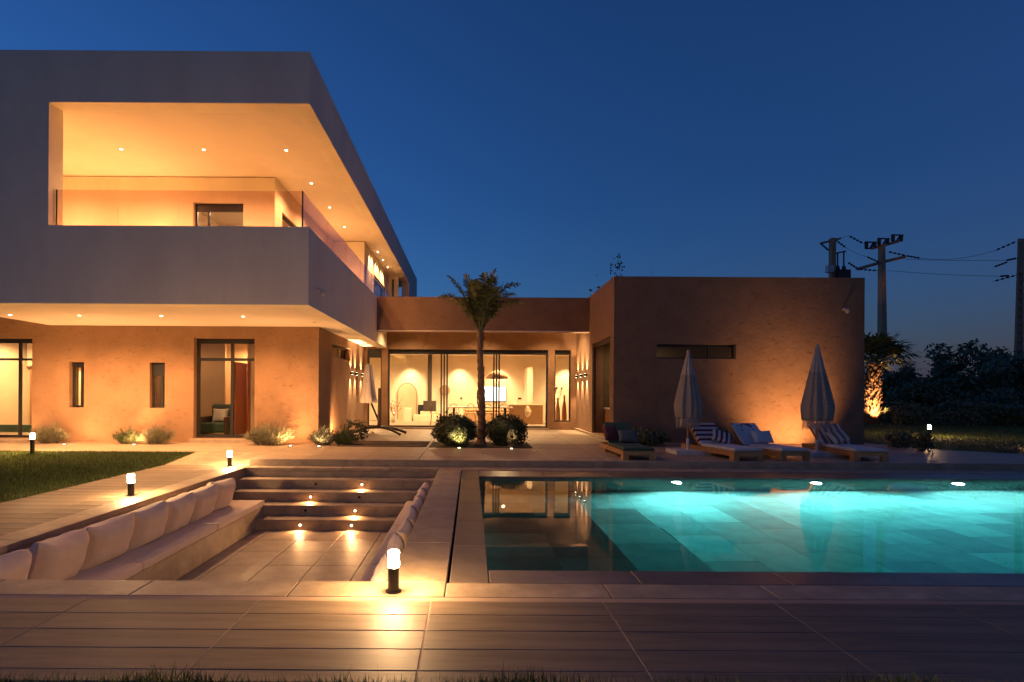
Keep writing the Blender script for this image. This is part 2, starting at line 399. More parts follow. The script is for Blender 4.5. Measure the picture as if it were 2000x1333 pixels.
# ---- pool basin
WZ, FZ = -.045, -1.15
pool = structure(build('pool', MB().wall('y', QY1, QY1+.3, QX0-.3, QX1+.3, FZ-.1, -.07).wall('y', QY0-.28, QY0, QX0-.3, QX1+.3, FZ-.1, -.07)
    .wall('x', QX0-.3, QX0, QY0, QY1, FZ-.1, -.07).wall('x', QX1, QX1+.3, QY0, QY1, FZ-.1, -.07).box(QX0, QX1, QY0, QY1, FZ-.1, FZ-.02), 'poolwall'))
build('entry_step', MB().box(QX0, 1.55, QY0, 7.9, FZ, -.42).box(1.55, 2.4, QY0, 7.9, FZ, -.80), 'poolwall', pool)
cells = grid(QX0, QX1, QY0, QY1, .60, .95, FZ+.01)
cl2 = []
for (a, b, c, d, z) in cells: pass
x = QX0; col_i = 0
while x < QX1-.05:
    y = QY0 - (.95*((col_i*.37) % 1)); xe = min(x+.6, QX1)
    while y < QY1:
        c, d = max(y, QY0), min(y+.95, QY1)
        if d-c > .05 and not (x+.3 < 2.4 and d < 7.95): cl2.append((x, xe, c, d, FZ+.01))
        y += .95
    x += .6; col_i += 1
pieces(pool, 'pool_tile', 'pooltile', cl2, gap=.0015, ch=.002)
st = []
for (xa, xb, z) in ((QX0, .85, -.39), (.85, 1.55, -.39), (1.55, 2.4, -.77)):
    y = QY0; 
    while y < 7.9-.02:
        st.append((xa, xb, y, min(y+.853, 7.9), z)); y += .853
pieces(pool, 'pool_tile', 'pooltile', st, gap=.0015, ch=.002)
water = MB().box(QX0-.01, QX1+.01, QY0-.01, QY1+.01, FZ-.03, WZ)
wm = bpy.data.materials.new('pool_water'); wm.use_nodes = True
n, l = wm.node_tree.nodes, wm.node_tree.links; n.remove(n['Principled BSDF'])
gl = n.new('ShaderNodeBsdfGlass'); gl.inputs['IOR'].default_value = 1.33; gl.inputs['Roughness'].default_value = .0
no = n.new('ShaderNodeTexNoise'); no.inputs['Scale'].default_value = 5; no.inputs['Detail'].default_value = 3
tcw = n.new('ShaderNodeTexCoord'); l.new(tcw.outputs['Object'], no.inputs[0])
bp = n.new('ShaderNodeBump'); bp.inputs['Strength'].default_value = .004; bp.inputs['Distance'].default_value = .05
l.new(no.outputs[0], bp.inputs['Height']); l.new(bp.outputs[0], gl.inputs['Normal'])
ab = n.new('ShaderNodeVolumeAbsorption'); ab.inputs[0].default_value = (.12, .80, .83, 1); ab.inputs[1].default_value = .60
l.new(gl.outputs[0], n['Material Output'].inputs['Surface']); l.new(ab.outputs[0], n['Material Output'].inputs['Volume'])
structure(build('water', water, wm))
for X in (3.62, 6.07, 8.56, 11.1):
    pl = build('pool_lamp', MB().tube([(X, QY1, -.26), (X, QY1-.03, -.26)], [.10, .085], 16), 'ceramic', pool)
    build('lens', MB().tube([(X, QY1-.03, -.26), (X, QY1-.036, -.26)], [.075, .07], 16), 'lampw', pl)
    light('SPOT', 'pool_light', (X, QY1-.10, -.26), 500, (.80, 1.0, .97), pl, (X+.3, QY1-3.2, -.95), .06, 178, .7)

# ---- sunken lounge
ST, SH, PF = .35, .17, -.85
pit = structure(build('sunken_lounge', MB()
    .wall('x', PX0-.3, PX0, PY0, PY1, PF-.1, -.065).wall('x', PX1, PX1+.3, PY0, PY1, PF-.1, -.065)
    .wall('y', PY0-.28, PY0, PX0-.3, PX1+.3, PF-.1, -.065).wall('y', PY1, PY1+.28, PX0-.3, PX1+.3, PF-.1, -.065)
    .box(PX0, PX1, PY0, PY1, PF-.1, PF-.02), 'border'))
for k in range(1, 5):
    y1 = PY1 - (k-1)*ST
    build('step', MB().cbox(PX0+.002, PX1-.002, y1-ST, y1, PF-.01, -k*SH, .008), 'border', pit)
pieces(pit, 'floor_tile', 'slab', grid(-3.58, -1.10, PY0, PY1-4*ST, .62, .62, PF, ox=-3.58+.25, oy=PY1-4*ST), gap=.004)
SY = PY1-3*ST
build('bench', MB().cbox(PX0+.002, -3.60, PY0, SY, PF-.01, -.52, .006), 'border', pit)
build('bench', MB().cbox(-1.10, PX1-.002, PY0, SY, PF-.01, -.52, .006), 'border', pit)
for (px, k, on) in ((708, 1, 1), (618, 1, 0), (608, 2, 1), (703, 2, 0), (695, 3, 1), (598, 3, 0), (588, 4, 1), (688, 4, 1)):
    yy = PY1 - k*ST; X = (px-920)*yy/F; zz = -k*SH - .085
    s_ = build('step_light', MB().tube([(X, yy, zz), (X, yy-.006, zz)], .026, 12), 'black' if not on else 'ceramic', pit)
    if on:
        build('lens', MB().tube([(X, yy-.006, zz), (X, yy-.012, zz)], .016, 12), 'lamp', s_)
        light('SPOT', 'step_lamp', (X, yy-.045, zz+.01), 9, WARM, s_, (X, yy-.30, zz-.2), .012, 165, .9)

# ---- terrace
terr = structure(build('terrace', MB().box(-4.40, 30, 10.80, 30, -.06, TZ-.012).box(-30, -4.40, 12.05, 30, -.06, TZ-.012)
    .add([(-6.1,10.80,-.06),(-4.40,10.80,-.06),(-4.40,12.05,-.06),(-6.1,12.05,-.06),(-6.1,10.80,.0),(-4.40,10.80,.0),(-4.40,12.05,TZ-.005),(-6.1,12.05,TZ-.005)],
         [(0,3,2,1),(4,5,6,7),(0,1,5,4),(1,2,6,5),(2,3,7,6),(3,0,4,7)]), 'border'))
bed = (-1.05, 1.55, 13.3, 15.0)
def keep(c): return not (c[0] > bed[0]-.01 and c[1] < bed[1]+.01 and c[2] > bed[2]-.01 and c[3] < bed[3]+.01)
tiles = grid(-4.40, -1.05, 10.80, 13.3, 1.12, .62, TZ, ox=-4.40, oy=10.80) + grid(bed[0], bed[1], 10.80, 13.3, 1.3, .62, TZ, ox=bed[0], oy=10.80) \
    + grid(1.55, 16.2, 10.80, 13.3, 1.2, .62, TZ, ox=1.55, oy=10.80) \
    + grid(-4.40, bed[0], 13.3, 20.3, 1.12, 1.0, TZ, ox=-4.40, oy=13.3) + grid(bed[1], 3.94, 13.3, 20.3, 1.2, 1.0, TZ, ox=bed[1], oy=13.3) \
    + grid(bed[0], bed[1], 15.0, 20.3, 1.3, .9, TZ, ox=bed[0], oy=15.0) \
    + grid(3.94, 16.2, 13.3, 15.0, 1.2, .85, TZ, ox=1.55, oy=13.3) + grid(-16, -4.40, 12.05, 14.3, 1.2, .75, TZ, ox=-4.40, oy=12.05)
pieces(terr, 'paving_slab', 'slab', tiles, gap=.004)
build('planting_bed', MB().box(bed[0]+.02, bed[1]-.02, bed[2]+.02, bed[3]-.02, TZ-.011, TZ+.004), 'soil', terr)
# low dark strips across the paving left of the bed
for k in range(4):
    y = 13.45 + k*.42
    build('dark_strip', MB().cbox(-3.3, -1.1, y, y+.13, TZ-.005, TZ+.022, .004), 'twig', terr)

# ---- lawns
def blades(n, xs, ys, zf, h, w, name, mask=None, lean=.5):
    x = rng.uniform(xs[0], xs[1], n); y = rng.uniform(ys[0], ys[1], n)
    if mask is not None: k = mask(x, y); x, y = x[k], y[k]
    n = len(x); z = zf(x, y); a = rng.uniform(0, 2*np.pi, n); hh = h*rng.uniform(.5, 1.3, n); ww = w*rng.uniform(.6, 1.3, n)
    dx, dy = np.cos(a)*ww, np.sin(a)*ww; la = rng.uniform(0, 2*np.pi, n); ll = hh*rng.uniform(0, lean, n)
    V = np.empty((n, 3, 3)); V[:,0] = np.stack([x-dx, y-dy, z], 1); V[:,1] = np.stack([x+dx, y+dy, z], 1)
    V[:,2] = np.stack([x+np.cos(la)*ll, y+np.sin(la)*ll, z+hh], 1)
    o = np_mesh(name, V.reshape(-1, 3), np.arange(n*3).reshape(-1, 3), 'grass', kind='stuff')
    return o
zl = lambda x, y: .0*x + np.clip((y-10.8)/1.25, 0, 1)*.10
structure(build('lawn', MB().add([(-18,5,-.005),(-6.105,5,-.005),(-6.105,10.8,-.005),(-18,10.8,-.005),(-18,12.04,.095),(-6.105,12.04,.095)], [(0,1,2,3),(3,2,5,4)]), 'turf'))
g = blades(190000, (-16, -6.07), (6.0, 12.06), zl, .06, .004, 'grass'); g['label'] = 'short green lawn left of the plank path'; g['category'] = 'grass'
structure(build('lawn', MB().add([(-18,-2,-.02),(18,-2,-.02),(18,2.71,-.02),(-18,2.71,-.02)], [(0,1,2,3)]), 'turf'))
g = blades(16000, (-3.2, 3.6), (2.42, 2.72), lambda x, y: x*0-.02 + .03*np.sin(x*5.3)*np.sin(x*1.7+1), .075, .003, 'grass', lean=.9); g['label'] = 'unmown grass edge in front of the planks'; g['category'] = 'grass'
pr = [(11.4,14.6),(11.8,13.5),(12.6,12.85),(14,12.65),(30,12.55)]
def rl(x): return np.interp(x, [p[0] for p in pr], [p[1] for p in pr])
structure(build('lawn', MB().add([(p[0],p[1],TZ+.003) for p in pr]+[(45,12.6,TZ+.003),(45,45,TZ+.003),(11.4,45,TZ+.003)], [tuple(range(len(pr)+3))]), 'turf'))
g = blades(90000, (11.4, 30), (12.6, 26), lambda x, y: x*0+TZ, .06, .006, 'grass', mask=lambda x, y: y > rl(x)); g['label'] = 'dark lawn beyond the right wing'; g['category'] = 'grass'

# ================================================================== VILLA
villa = thing('villa', 'modern clay plastered villa with pale cantilevered upper storey and lit balcony', 'house', (-3.6, 15, 0))
def vp(name, mb, m, parent=None, **k): return build(name, mb, m, parent or villa, **k)
BX, BY, BT, BE = -3.17, 10.54, .37, 31.4                    # outer corner, front, wall thickness, far end of the upper box
Z0, Z1, OZ0, OZ1 = 3.16, 8.08, 4.68, 7.07
vp('upper_front_wall', MB().wall('y', BY, BY+BT, -24, BX, Z0, Z1, [(-8.23, BX+1, OZ0, OZ1)]), 'white')
vp('upper_side_wall', MB().wall('x', BX-BT, BX, BY+BT, BE, Z0, Z1, [(BY+BT-1, 27.4, OZ0, OZ1)]), 'white')
vp('upper_roof', MB().box(-24, BX-BT, BY+BT, BE, 7.6, 7.75), 'white')
vp('balcony_ceiling', MB().box(-12, BX-BT, BY+BT, 27.4, 7.14, 7.3), 'soffit')
vp('balcony_floor', MB().box(-12, BX-BT, BY+BT, 27.4, 4.1, 4.3), 'slab')
vp('upper_back_wall', MB().wall('y', 14.3, 14.55, -12, -5.2, 4.3, 7.115, [(-7.35, -6.03, 4.3, 6.46)]), 'white')
vp('upper_back_wall', MB().wall('y', BY+BT, 14.55, -12.3, -12, 4.3, 7.115), 'white')
vp('upper_back_wall', MB().wall('x', -5.45, -5.2, 14.55, 20.3, 4.3, 7.115, [(14.85, 17.0, 4.3, 6.40)]), 'white')
vp('upper_back_wall', MB().wall('y', 20.3, 20.5, -5.2, -4.02, 4.3, 7.115).wall('x', -4.27, -4.02, 20.5, 26.2, 4.3, 7.115, [(22.3, 25.4, 4.6, 6.35)]), 'white')
vp('end_door', MB().box(-3.9, -3.72, 26.46, 26.5, 4.3, 7.1), 'dark')
vp('upper_end_wall', MB().wall('y', 26.2, 26.45, -4.02, BX-BT, 4.3, 7.115, [(-3.86, -3.76, 4.3, 7.0)]), 'white')
# soffit under the cantilever, kinked up at its left end
so = MB().box(-11.1, BX-BT, BY+BT, 20.38, Z0+.035, Z0+.2)
so.add([(-24,BY+BT,5.9),(-11.1,BY+BT,Z0+.035),(-11.1,14.3,Z0+.035),(-24,14.3,5.9)], [(0,1,2,3)])
vp('soffit', so, 'soffit')
# glass balustrade
for a, b in ((-8.18, -7.0), (-6.99, -5.80), (-5.79, -4.60), (-4.59, -3.36)):
    vp('glass_panel', MB().box(a, b, 10.70, 10.716, OZ0-.02, 5.43), 'rail_glass')
y = 10.735
while y < 26.5:
    vp('glass_panel', MB().box(-3.352, -3.336, y, y+1.84, OZ0-.02, 5.43), 'rail_glass'); y += 1.85
vp('glass_corner_post', MB().box(-3.358, -3.334, 10.696, 10.722, OZ0-.02, 5.435), 'dark')
vp('glass_corner_post', MB().box(-8.21, -8.188, 10.696, 10.722, OZ0-.02, 5.435), 'dark')

def window(x0, x1, z0, z1, Y, sh=.14, mull=(), bars=(), fr=.05, axis='y', depth=.06, name='window'):
    f = MB()
    def bx(a, b, c, d, e=0):
        if axis == 'y': f.box(a, b, Y-e, Y+depth+e, c, d)
        else: f.box(Y-e, Y+depth+e, a, b, c, d)
    bx(x0, x0+fr, z0, z1-sh); bx(x1-fr, x1, z0, z1-sh); bx(x0+fr, x1-fr, z0, z0+fr)
    if sh > .01: bx(x0, x1, z1-sh, z1, .012)
    else: bx(x0+fr, x1-fr, z1-fr, z1)
    for m_ in mull: bx(m_-fr/2, m_+fr/2, z0+fr, z1-sh)
    for b_ in bars:
        cuts = [x0+fr, *sorted(mull), x1-fr]
        bx(x0+fr, x1-fr, b_-fr/2, b_+fr/2, .003)
    w = vp(name, f, 'dark')
    ed = [x0+fr, *sorted(mull), x1-fr]
    for a, b in zip(ed[:-1], ed[1:]):
        p = MB(); ym = Y+depth*.5
        if axis == 'y': p.box(a+.02, b-.02, ym, ym+.008, z0+fr, z1-max(sh, fr))
        else: p.box(ym, ym+.008, a+.02, b-.02, z0+fr, z1-max(sh, fr))
        build('pane', p, 'glass', w)
    return w
def room(x0, x1, y0, y1, z0, z1, m='room', fm='slab', name='room'):   # inner shell, open to the front
    vp(name+'_wall', MB().box(x0-.1, x0, y0, y1+.1, z0, z1).box(x1, x1+.1, y0, y1+.1, z0, z1).box(x0, x1, y1, y1+.1, z0, z1), m)
    vp(name+'_floor', MB().box(x0-.1, x1+.1, y0, y1+.1, z0-.1, z0), fm)
    vp(name+'_ceiling', MB().box(x0-.1, x1+.1, y0, y1+.1, z1, z1+.1), m)

def ceil_lamp(x, y, zc, power, col=WARM):                    # flush ceiling lamp
    d = vp('ceiling_lamp', MB().lathe([(.10, 0), (.10, -.02), (.085, -.035)], (x, y, zc), 18), 'ceramic')
    build('lens', MB().lathe([(.08, -.0355), (.07, -.04)], (x, y, zc), 18), 'lamp', d)
    light('SPOT', 'ceiling_lamp_light', (x, y, zc-.06), power, col, d, (x, y, 0), .06, 174, .5)
# upper windows
window(-7.35, -6.03, 4.3, 6.46, 14.42, .2, mull=(-7.0,))
window(14.85, 17.0, 4.3, 6.40, -5.33, .06, axis='x')
window(22.3, 25.4, 4.6, 6.35, -4.12, .12, axis='x')
room(-8.4, -5.5, 14.56, 18.0, 4.3, 7.0, 'soffit', name='bedroom')
vp('linen_cupboard', MB().box(-7.3, -6.1, 17.4, 17.98, 4.3, 6.0), 'soffit')
ceil_lamp(-6.6, 16.2, 7.0, 150, (1, .72, .42))
vp('stair_shell', MB().box(-6.6, -4.3, 20.6, 26.1, 4.25, 4.3).box(-6.7, -6.6, 20.6, 26.1, 4.3, 7.1), 'soffit')

# ground floor, left wing
GY = 14.3
vp('wall', MB().wall('y', GY, GY+.35, -24, -4.02, 0, 3.20, [(-12.9, -11.57, .22, 2.85), (-10.59, -10.2, 1.03, 2.23), (-8.47, -8.07, 1.03, 2.23), (-7.31, -5.71, .24, 2.88)])
   .wall('y', GY, GY+.35, -24, -11.1, 3.20, 6.0), 'clay')
vp('wall', MB().wall('x', -4.37, -4.02, GY+.35, 20.4, 0, 3.20, [(15.7, 18.1, 2.52, 2.92), (19.0, 19.22, 1.36, 2.55)]), 'clay')
vp('door_sill', MB().cbox(-7.36, -5.66, GY-.12, GY+.1, TZ, .235, .01), 'slab')
vp('door_sill', MB().cbox(-13.0, -11.5, GY-.25, GY+.1, TZ, .21, .01), 'slab')
window(-7.31, -5.71, .245, 2.88, GY+.16, .13, mull=(-6.37,), bars=(2.33,), fr=.075, name='glazed_door')
window(-12.9, -11.57, .225, 2.85, GY+.16, .12, mull=(-12.03,), bars=(2.30,), fr=.06, name='glazed_door')
window(-10.59, -10.2, 1.035, 2.23, GY+.12, .13, mull=(-10.345,), fr=.05)
window(-8.47, -8.07, 1.035, 2.23, GY+.12, .34, mull=(-8.2,), fr=.05)
window(15.7, 18.1, 2.525, 2.92, -4.25, .05, axis='x')
# casement standing ajar in the leftmost slit
vp('casement', MB().box(-10.33, -10.22, GY+.27, GY+.30, 1.09, 2.08), 'offwhite')
# rooms behind the left wing
room(-9.6, -4.5, GY+.36, 18.6, .2, 3.1, 'clay_in', name='hall')
vp('hall_partition', MB().wall('y', 16.8, 16.9, -9.59, -4.51, .2, 3.1, [(-7.62, -6.93, .2, 3.1)]), 'clay_in')
hd = vp('inner_door', MB().box(-6.98, -6.93, 16.0, 16.78, .2, 2.35), 'redwood')
build('door_frame', MB().box(-6.90, -6.82, 16.72, 16.795, .2, 2.45), 'redwood', hd)
build('handle', MB().tube([(-7.02, 16.08, 1.2), (-7.02, 16.2, 1.2)], .012, 6), 'black', hd)
vp('corridor_bench', MB().box(-7.6, -6.95, 18.1, 18.5, .2, .65), 'leather')
ceil_lamp(-7.2, 17.8, 3.1, 150, (1, .47, .16))
ceil_lamp(-5.6, 15.7, 3.1, 30)
ceil_lamp(-8.9, 15.6, 3.1, 22)
room(-15, -9.8, GY+.36, 18.4, .2, 3.1, 'room', name='bathroom')
for k in range(9):
    vp('wall_panel', MB().box(-14.9+k*.58, -14.9+k*.58+.05, 18.34, 18.39, .2, 3.05), 'rattan')
vp('wall_panel', MB().box(-14.9, -9.85, 18.33, 18.395, 2.18, 2.26), 'rattan')
vp('bath_edge', MB().box(-14.9, -10.6, 16.6, 16.8, .2, .42), 'tealstrip')
vp('curtain', MB().box(-14.9, -9.85, 18.2, 18.26, 2.3, 3.05), 'offwhite')
ceil_lamp(-12.6, 16.8, 3.1, 250, (1, .55, .22)); ceil_lamp(-14.2, 17.2, 3.1, 90, (1, .55, .22))

# centre: recessed living room behind a deep fascia
DY = 20.4
vp('fascia', MB().box(BX+.002, 3.95, 18.2, 18.5, 3.54, 4.70).box(BX+.002, 3.95, 18.5, 27.5, 4.45, 4.55), 'clay')
vp('porch_ceiling', MB().box(BX+.003, 3.949, 18.5, DY+.3, 4.2, 4.3), 'soffit')
vp('porch_ceiling', MB().box(BX-BT, BX+.001, 20.38, DY+.3, Z0+.04, Z0+.3), 'soffit')
for X in (-2.2, .4, 3.0):
    d = vp('downlight', MB().tube([(X, 19.2, 4.2), (X, 19.2, 4.18)], .05, 12), 'ceramic')
    light('SPOT', 'downlight_lamp', (X, 19.2, 4.16), 130, (1, .62, .30), d, (X, 19.2, 0), .03, 125, .8)
vp('lit_edge_strip', MB().box(BX+.004, 3.948, 18.17, 18.2, 3.54, 3.575), 'soffit')  # pale strip puts the lit lower edge of the fascia into colour
vp('wall', MB().wall('y', DY, DY+.3, -4.02, 3.95, .0, 4.2, [(-3.9, -3.37, .2, 3.12), (-3.14, 2.89, .19, 3.12), (3.14, 3.75, .42, 3.12)]), 'clay')
vp('door_sill', MB().cbox(-3.2, 2.95, DY-.06, DY+.12, TZ, .185, .01), 'slab')
vp('wall', MB().box(-4.37, -4.03, DY, DY+.3, 0, 3.5), 'clay')
w = window(-3.14, 2.89, .19, 3.12, DY+.12, .17, mull=(-1.13, -1.02, -.91, .86, .96, 1.06), fr=.055, name='sliding_door', depth=.14)
window(-3.9, -3.37, .2, 3.12, DY+.12, .32, fr=.05)
window(3.14, 3.75, .42, 3.12, DY+.12, .17, fr=.05)
LY = 26.4
room(-6.5, 6.6, DY+.31, LY, .17, 3.30, 'room', name='living_room')
vp('inner_wall', MB().box(2.55, 2.75, 24.2, LY, .17, 2.65), 'room')
for X in (-2.95, -.55, 1.35, 4.6):
    d = vp('downlight', MB().tube([(X, LY-.62, 3.30), (X, LY-.62, 3.275)], .05, 12), 'ceramic')
    light('SPOT', 'downlight_lamp', (X, LY-.62, 3.26), 190, (1, .66, .33), d, (X, LY-.28, .5), .03, 84, .8)
for X, Y in ((-4.6, 23.2), (-1.6, 23.2), (1.4, 23.2), (4.6, 23.2)):
    d = vp('downlight', MB().tube([(X, Y, 3.30), (X, Y, 3.275)], .06, 12), 'ceramic')
    light('SPOT', 'downlight_lamp', (X, Y, 3.25), 290, (1, .62, .29), d, (X, Y, 0), .03, 172, .8)
for Xs in (4.15, 4.4):  # added helper spots on the back wall, given small black boxes as fixtures
    nl_ = vp('niche_fill_fixture', MB().box(Xs-.03, Xs+.03, LY-.16, LY-.001, 1.72, 1.80), 'black'); light('SPOT', 'niche_fill_light', (Xs, LY-.1, 1.7), 12, WARM2, nl_, (Xs, LY-.05, 0), .02, 40, .5)

# right wing
vp('wall', MB().wall('y', 15.05, 15.4, 3.95, 10.9, 0, 4.74, [(5.15, 7.34, 2.47, 2.87)]), 'clay')
vp('wall', MB().wall('x', 3.95, 4.3, 15.4, 20.69, 0, 4.74, [(15.46, 17.7, .22, 3.12)]).wall('x', 10.55, 10.9, 15.4, 27.5, 0, 4.74).box(4.3, 10.55, 15.4, 27.5, 4.5, 4.6), 'clay')
vp('plinth', MB().cbox(3.87, 3.95, 15.06, 20.4, TZ, .21, .008), 'slab')
window(5.15, 7.34, 2.47, 2.87, 15.2, .07, mull=(6.6,), fr=.04)
vp('kitchen_wall', MB().box(4.3, 10.5, 17.9, 18.0, 0, 4.4).box(7.8, 7.9, 15.41, 17.89, 0, 4.4).box(4.3, 10.5, 15.41, 17.89, 3.3, 3.4), mat('kitchen_plaster', (.20, .16, .10), .85, var=.1))
vp('kitchen_floor', MB().box(3.97, 7.8, 15.41, 17.89, .1, .2), 'slab')
vp('roller_shutter', MB().box(4.02, 4.12, 15.47, 17.69, 2.98, 3.115).box(4.0, 4.05, 17.62, 17.69, .22, 2.98), 'dark')
kc = vp('kitchen_counter', MB().box(4.36, 5.0, 15.5, 17.6, .2, .99), 'wood')
build('worktop', MB().box(4.31, 5.02, 15.48, 17.62, .99, 1.04), 'ceramic', kc)
for k in range(3):
    y0 = 15.98+k*.54
    build('cupboard_door', MB().cbox(0, .5, 0, .72, 0, .02, .004), 'wood', kc, local=True).matrix_local = Matrix.Translation(Vector((4.36, y0, .24)) - W[villa.name]) @ Matrix(((0,0,-1,0),(1,0,0,0),(0,1,0,0),(0,0,0,1)))
build('fridge_door', MB().box(4.345, 4.36, 15.5, 15.94, .24, .96), 'dark', kc)
ceil_lamp(5.3, 16.6, 3.3, 20, WARM2)
# roof-level cameras
def seccam(p, d):
    c = vp('security_camera', MB().tube([p, Vector(p)+Vector(d)*.06], .035, 10).tube([Vector(p)+Vector(d)*.06, Vector(p)+Vector(d)*.13+Vector((0,-.03,-.04))], .02, 8), 'ceramic', smooth=True)
    build('camera_body', MB().lathe([(.02,-.075),(.048,-.05),(.055,-.01),(.045,.03),(.02,.05)], Vector(p)+Vector(d)*.15+Vector((0,-.03,-.06)), 12), 'ceramic', c, smooth=True)
seccam((BX, 11.05, 3.56), (1, 0, 0)); seccam((10.3, 15.05, 3.86), (0, -1, 0))

# built-in lamps, with added fill lamps among them
def downlight(p, power, ang=130, m='lamp'):
    d = vp('downlight', MB().lathe([(.045, 0), (.055, -.006), (.038, -.012)], p, 14), 'ceramic')
    build('lens', MB().lathe([(.034, -.0125), (.030, -.017)], p, 14), m, d)
    if power: light('SPOT', 'downlight_lamp', (p[0], p[1], p[2]-.03), power, WARM, d, (p[0], p[1], 0), .03, ang, .7)
for X in (-8.22, -6.29, -4.36, -10.2): downlight((X, 12.7, 7.14), 145, 150)
for Y in (14.7, 16.6, 18.55): downlight((-4.36, Y, 7.14), 120, 150)
for Y in (21.8, 23.1, 24.4): downlight((-3.78, Y, 7.14), 80, 100)
for (x, y, dx, dy, pw) in ((-8.3, 14.3, 0, -1, 34), (-10.4, 14.3, 0, -1, 26), (-5.2, 18.2, 1, 0, 22)):   # added fill lamps for the balcony, their fixtures hidden by the parapet
    wl_ = vp('balcony_fill_fixture', MB().box(x-(.05 if dy else 0), x+(.05 if dy else .06), y-(.06 if dy else .05), y+(0 if dy else .05), 5.0, 5.16), 'ceramic')
    light('POINT', 'balcony_fill_light', (x+dx*.14, y+dy*.14, 5.2), pw, WARM, wl_, size=.05)
for px, py in ((155, 622), (315, 624), (475, 625)):
    p = on_y(px, py, 12.35); downlight((p.x, 12.35, Z0+.035), 210, 160)
downlight((-10.5, 12.35, Z0+.035), 210, 160)
downlight((-3.85, 13.3, Z0+.035), 0, 120, 'black')
# wall washers in the ground
def uplight(p, power, to, ang=75, col=WARM, name='uplight'):
    u = build(name, MB().lathe([(.055, 0), (.055, .012), (.035, .016)], p, 14), 'black', terr)
    build('lens', MB().lathe([(.034, .0165), (.030, .02)], p, 14), 'lamp', u)
    light('SPOT', 'uplight_lamp', (p[0], p[1], p[2]+.03), power, col, u, to, .03, ang, .8)
uplight((-10.0, 13.35, TZ), 62, (-9.6, 14.3, 1.5), 150)
uplight((-8.35, 13.45, TZ), 60, (-8.6, 14.3, 1.5), 150)
uplight((-4.45, 13.4, TZ), 80, (-4.8, 14.3, 1.5), 140)
uplight((-11.9, 13.3, TZ), 60, (-11.9, 14.3, 1.5), 120)
uplight((-3.75, 15.4, TZ), 120, (-4.0, 17.0, 1.5), 100)
uplight((8.85, 13.75, TZ), 190, (8.72, 15.05, 1.0), 105)
# up-and-down sconces
def sconce(X, Y, Z, d):
    s = vp('wall_sconce', MB().tube([(X+d*.07, Y, Z-.045), (X+d*.07, Y, Z+.045)], .036, 12).box(min(X, X+d*.05), max(X, X+d*.05), Y-.02, Y+.02, Z-.03, Z+.03), 'black')
    for sg in (-1, 1):
        build('lens', MB().lathe([(.03, 0), (.03, .003)], (X+d*.07, Y, Z+sg*.0455 - (.003 if sg < 0 else 0)), 12), 'lamp', s)
        light('SPOT', 'sconce_lamp', (X+d*.075, Y, Z+sg*.06), 75, WARM2, s, (X+d*.035, Y, Z+sg*1.0), .012, 58, .7)
for Y in (18.05, 18.75, 19.75): sconce(-4.02, Y, 2.12, 1)
for Y in (20.05, 19.25, 18.5): sconce(3.95, Y, 2.12, -1)
for Y in (21.3, 22.6, 23.9):  # extra spots added beside the downlight row to wash the wall
    wd_ = vp('downlight', MB().lathe([(.04, 0), (.04, -.02), (.03, -.024)], (-3.86, Y, 7.14), 12), 'ceramic')
    light('SPOT', 'upper_fill_lamp', (-3.86, Y, 7.09), 60, WARM2, wd_, (-4.0, Y, 5), .02, 60, .5)
for Y in (18.6, 19.6): downlight((-3.75, Y, Z0+.035), 0)

# ================================================================== FURNITURE INSIDE
def flat(name, mb, m, label, cat, base, group=None, **k): return tag(build(name, mb, m, origin=base, **k), label, cat, group)
LF = .17                                                    # living room floor
# arched mirror
def arch(w, h, y0, y1, c):
    pts = [(-w/2, 0)] + [(-w/2*math.cos(a), h-w/2+w/2*math.sin(a)) for a in np.linspace(0, math.pi, 17)] + [(w/2, 0)]
    n = len(pts); b = MB()
    b.add([(c+x, y0, LF+z) for x, z in pts]+[(c+x, y1, LF+z) for x, z in pts], [tuple(range(n-1,-1,-1)), tuple(range(n, 2*n))]+[(i, (i+1)%n, n+(i+1)%n, n+i) for i in range(n)])
    return b
am = thing('arched_mirror', 'tall arched mirror leaning on the living room back wall', 'mirror', (-3.1, LY-.1, LF))
build('frame', arch(.92, 1.8, LY-.09, LY-.04, -3.1), 'rattan', am); build('mirror_glass', arch(.86, 1.76, LY-.1, LY-.089, -3.1), 'mirror', am)  # reflection of the lit room is put into the beige glass colour
flat('plinth_block', MB().cbox(-3.12, -2.75, 25.2, 25.7, LF, .78, .01), 'room', 'pale block standing before the arched mirror', 'plinth', (-2.95, 25.4, LF))
flat('plinth_block', MB().cbox(-2.70, -2.0, 25.3, 25.9, LF, .46, .01), 'room', 'low pale ledge right of the mirror', 'plinth', (-2.3, 25.6, LF))
flat('picture_frame', MB().box(-2.52, -2.27, 25.75, 25.79, .46, .93).box(-2.50, -2.29, 25.745, 25.749, .48, .91), 'dark', 'small dark frame standing on the low pale ledge', 'frame', (-2.4, 25.77, .46))
flat('candle', MB().lathe([(.07, 0), (.075, .06), (.07, .16), (.03, .17)], (-2.3, 25.5, .46), 12), 'ceramic', 'white candle pot on the low pale ledge', 'candle', (-2.3, 25.5, .46))
st_ = thing('wood_stove', 'dark hanging wood stove with long flue on pale stepped plinth', 'stove', (-1.93, 25.6, LF))
build('firebox', MB().cbox(-2.23, -1.65, 25.3, 25.9, .45+LF, .95+LF, .012), mat('stove_steel', (.05, .035, .028), .6), st_)
build('flue', MB().tube([(-1.95, 25.6, .95+LF), (-1.95, 25.6, 3.29)], .1, 16), M['firebox'] if 'firebox' in M else bpy.data.materials['stove_steel'], st_)
build('plinth', MB().cbox(-2.4, -1.55, 25.15, 26.1, LF, .30+LF, .01).cbox(-2.33, -1.62, 25.2, 26.05, .30+LF, .45+LF, .01), 'room', st_)
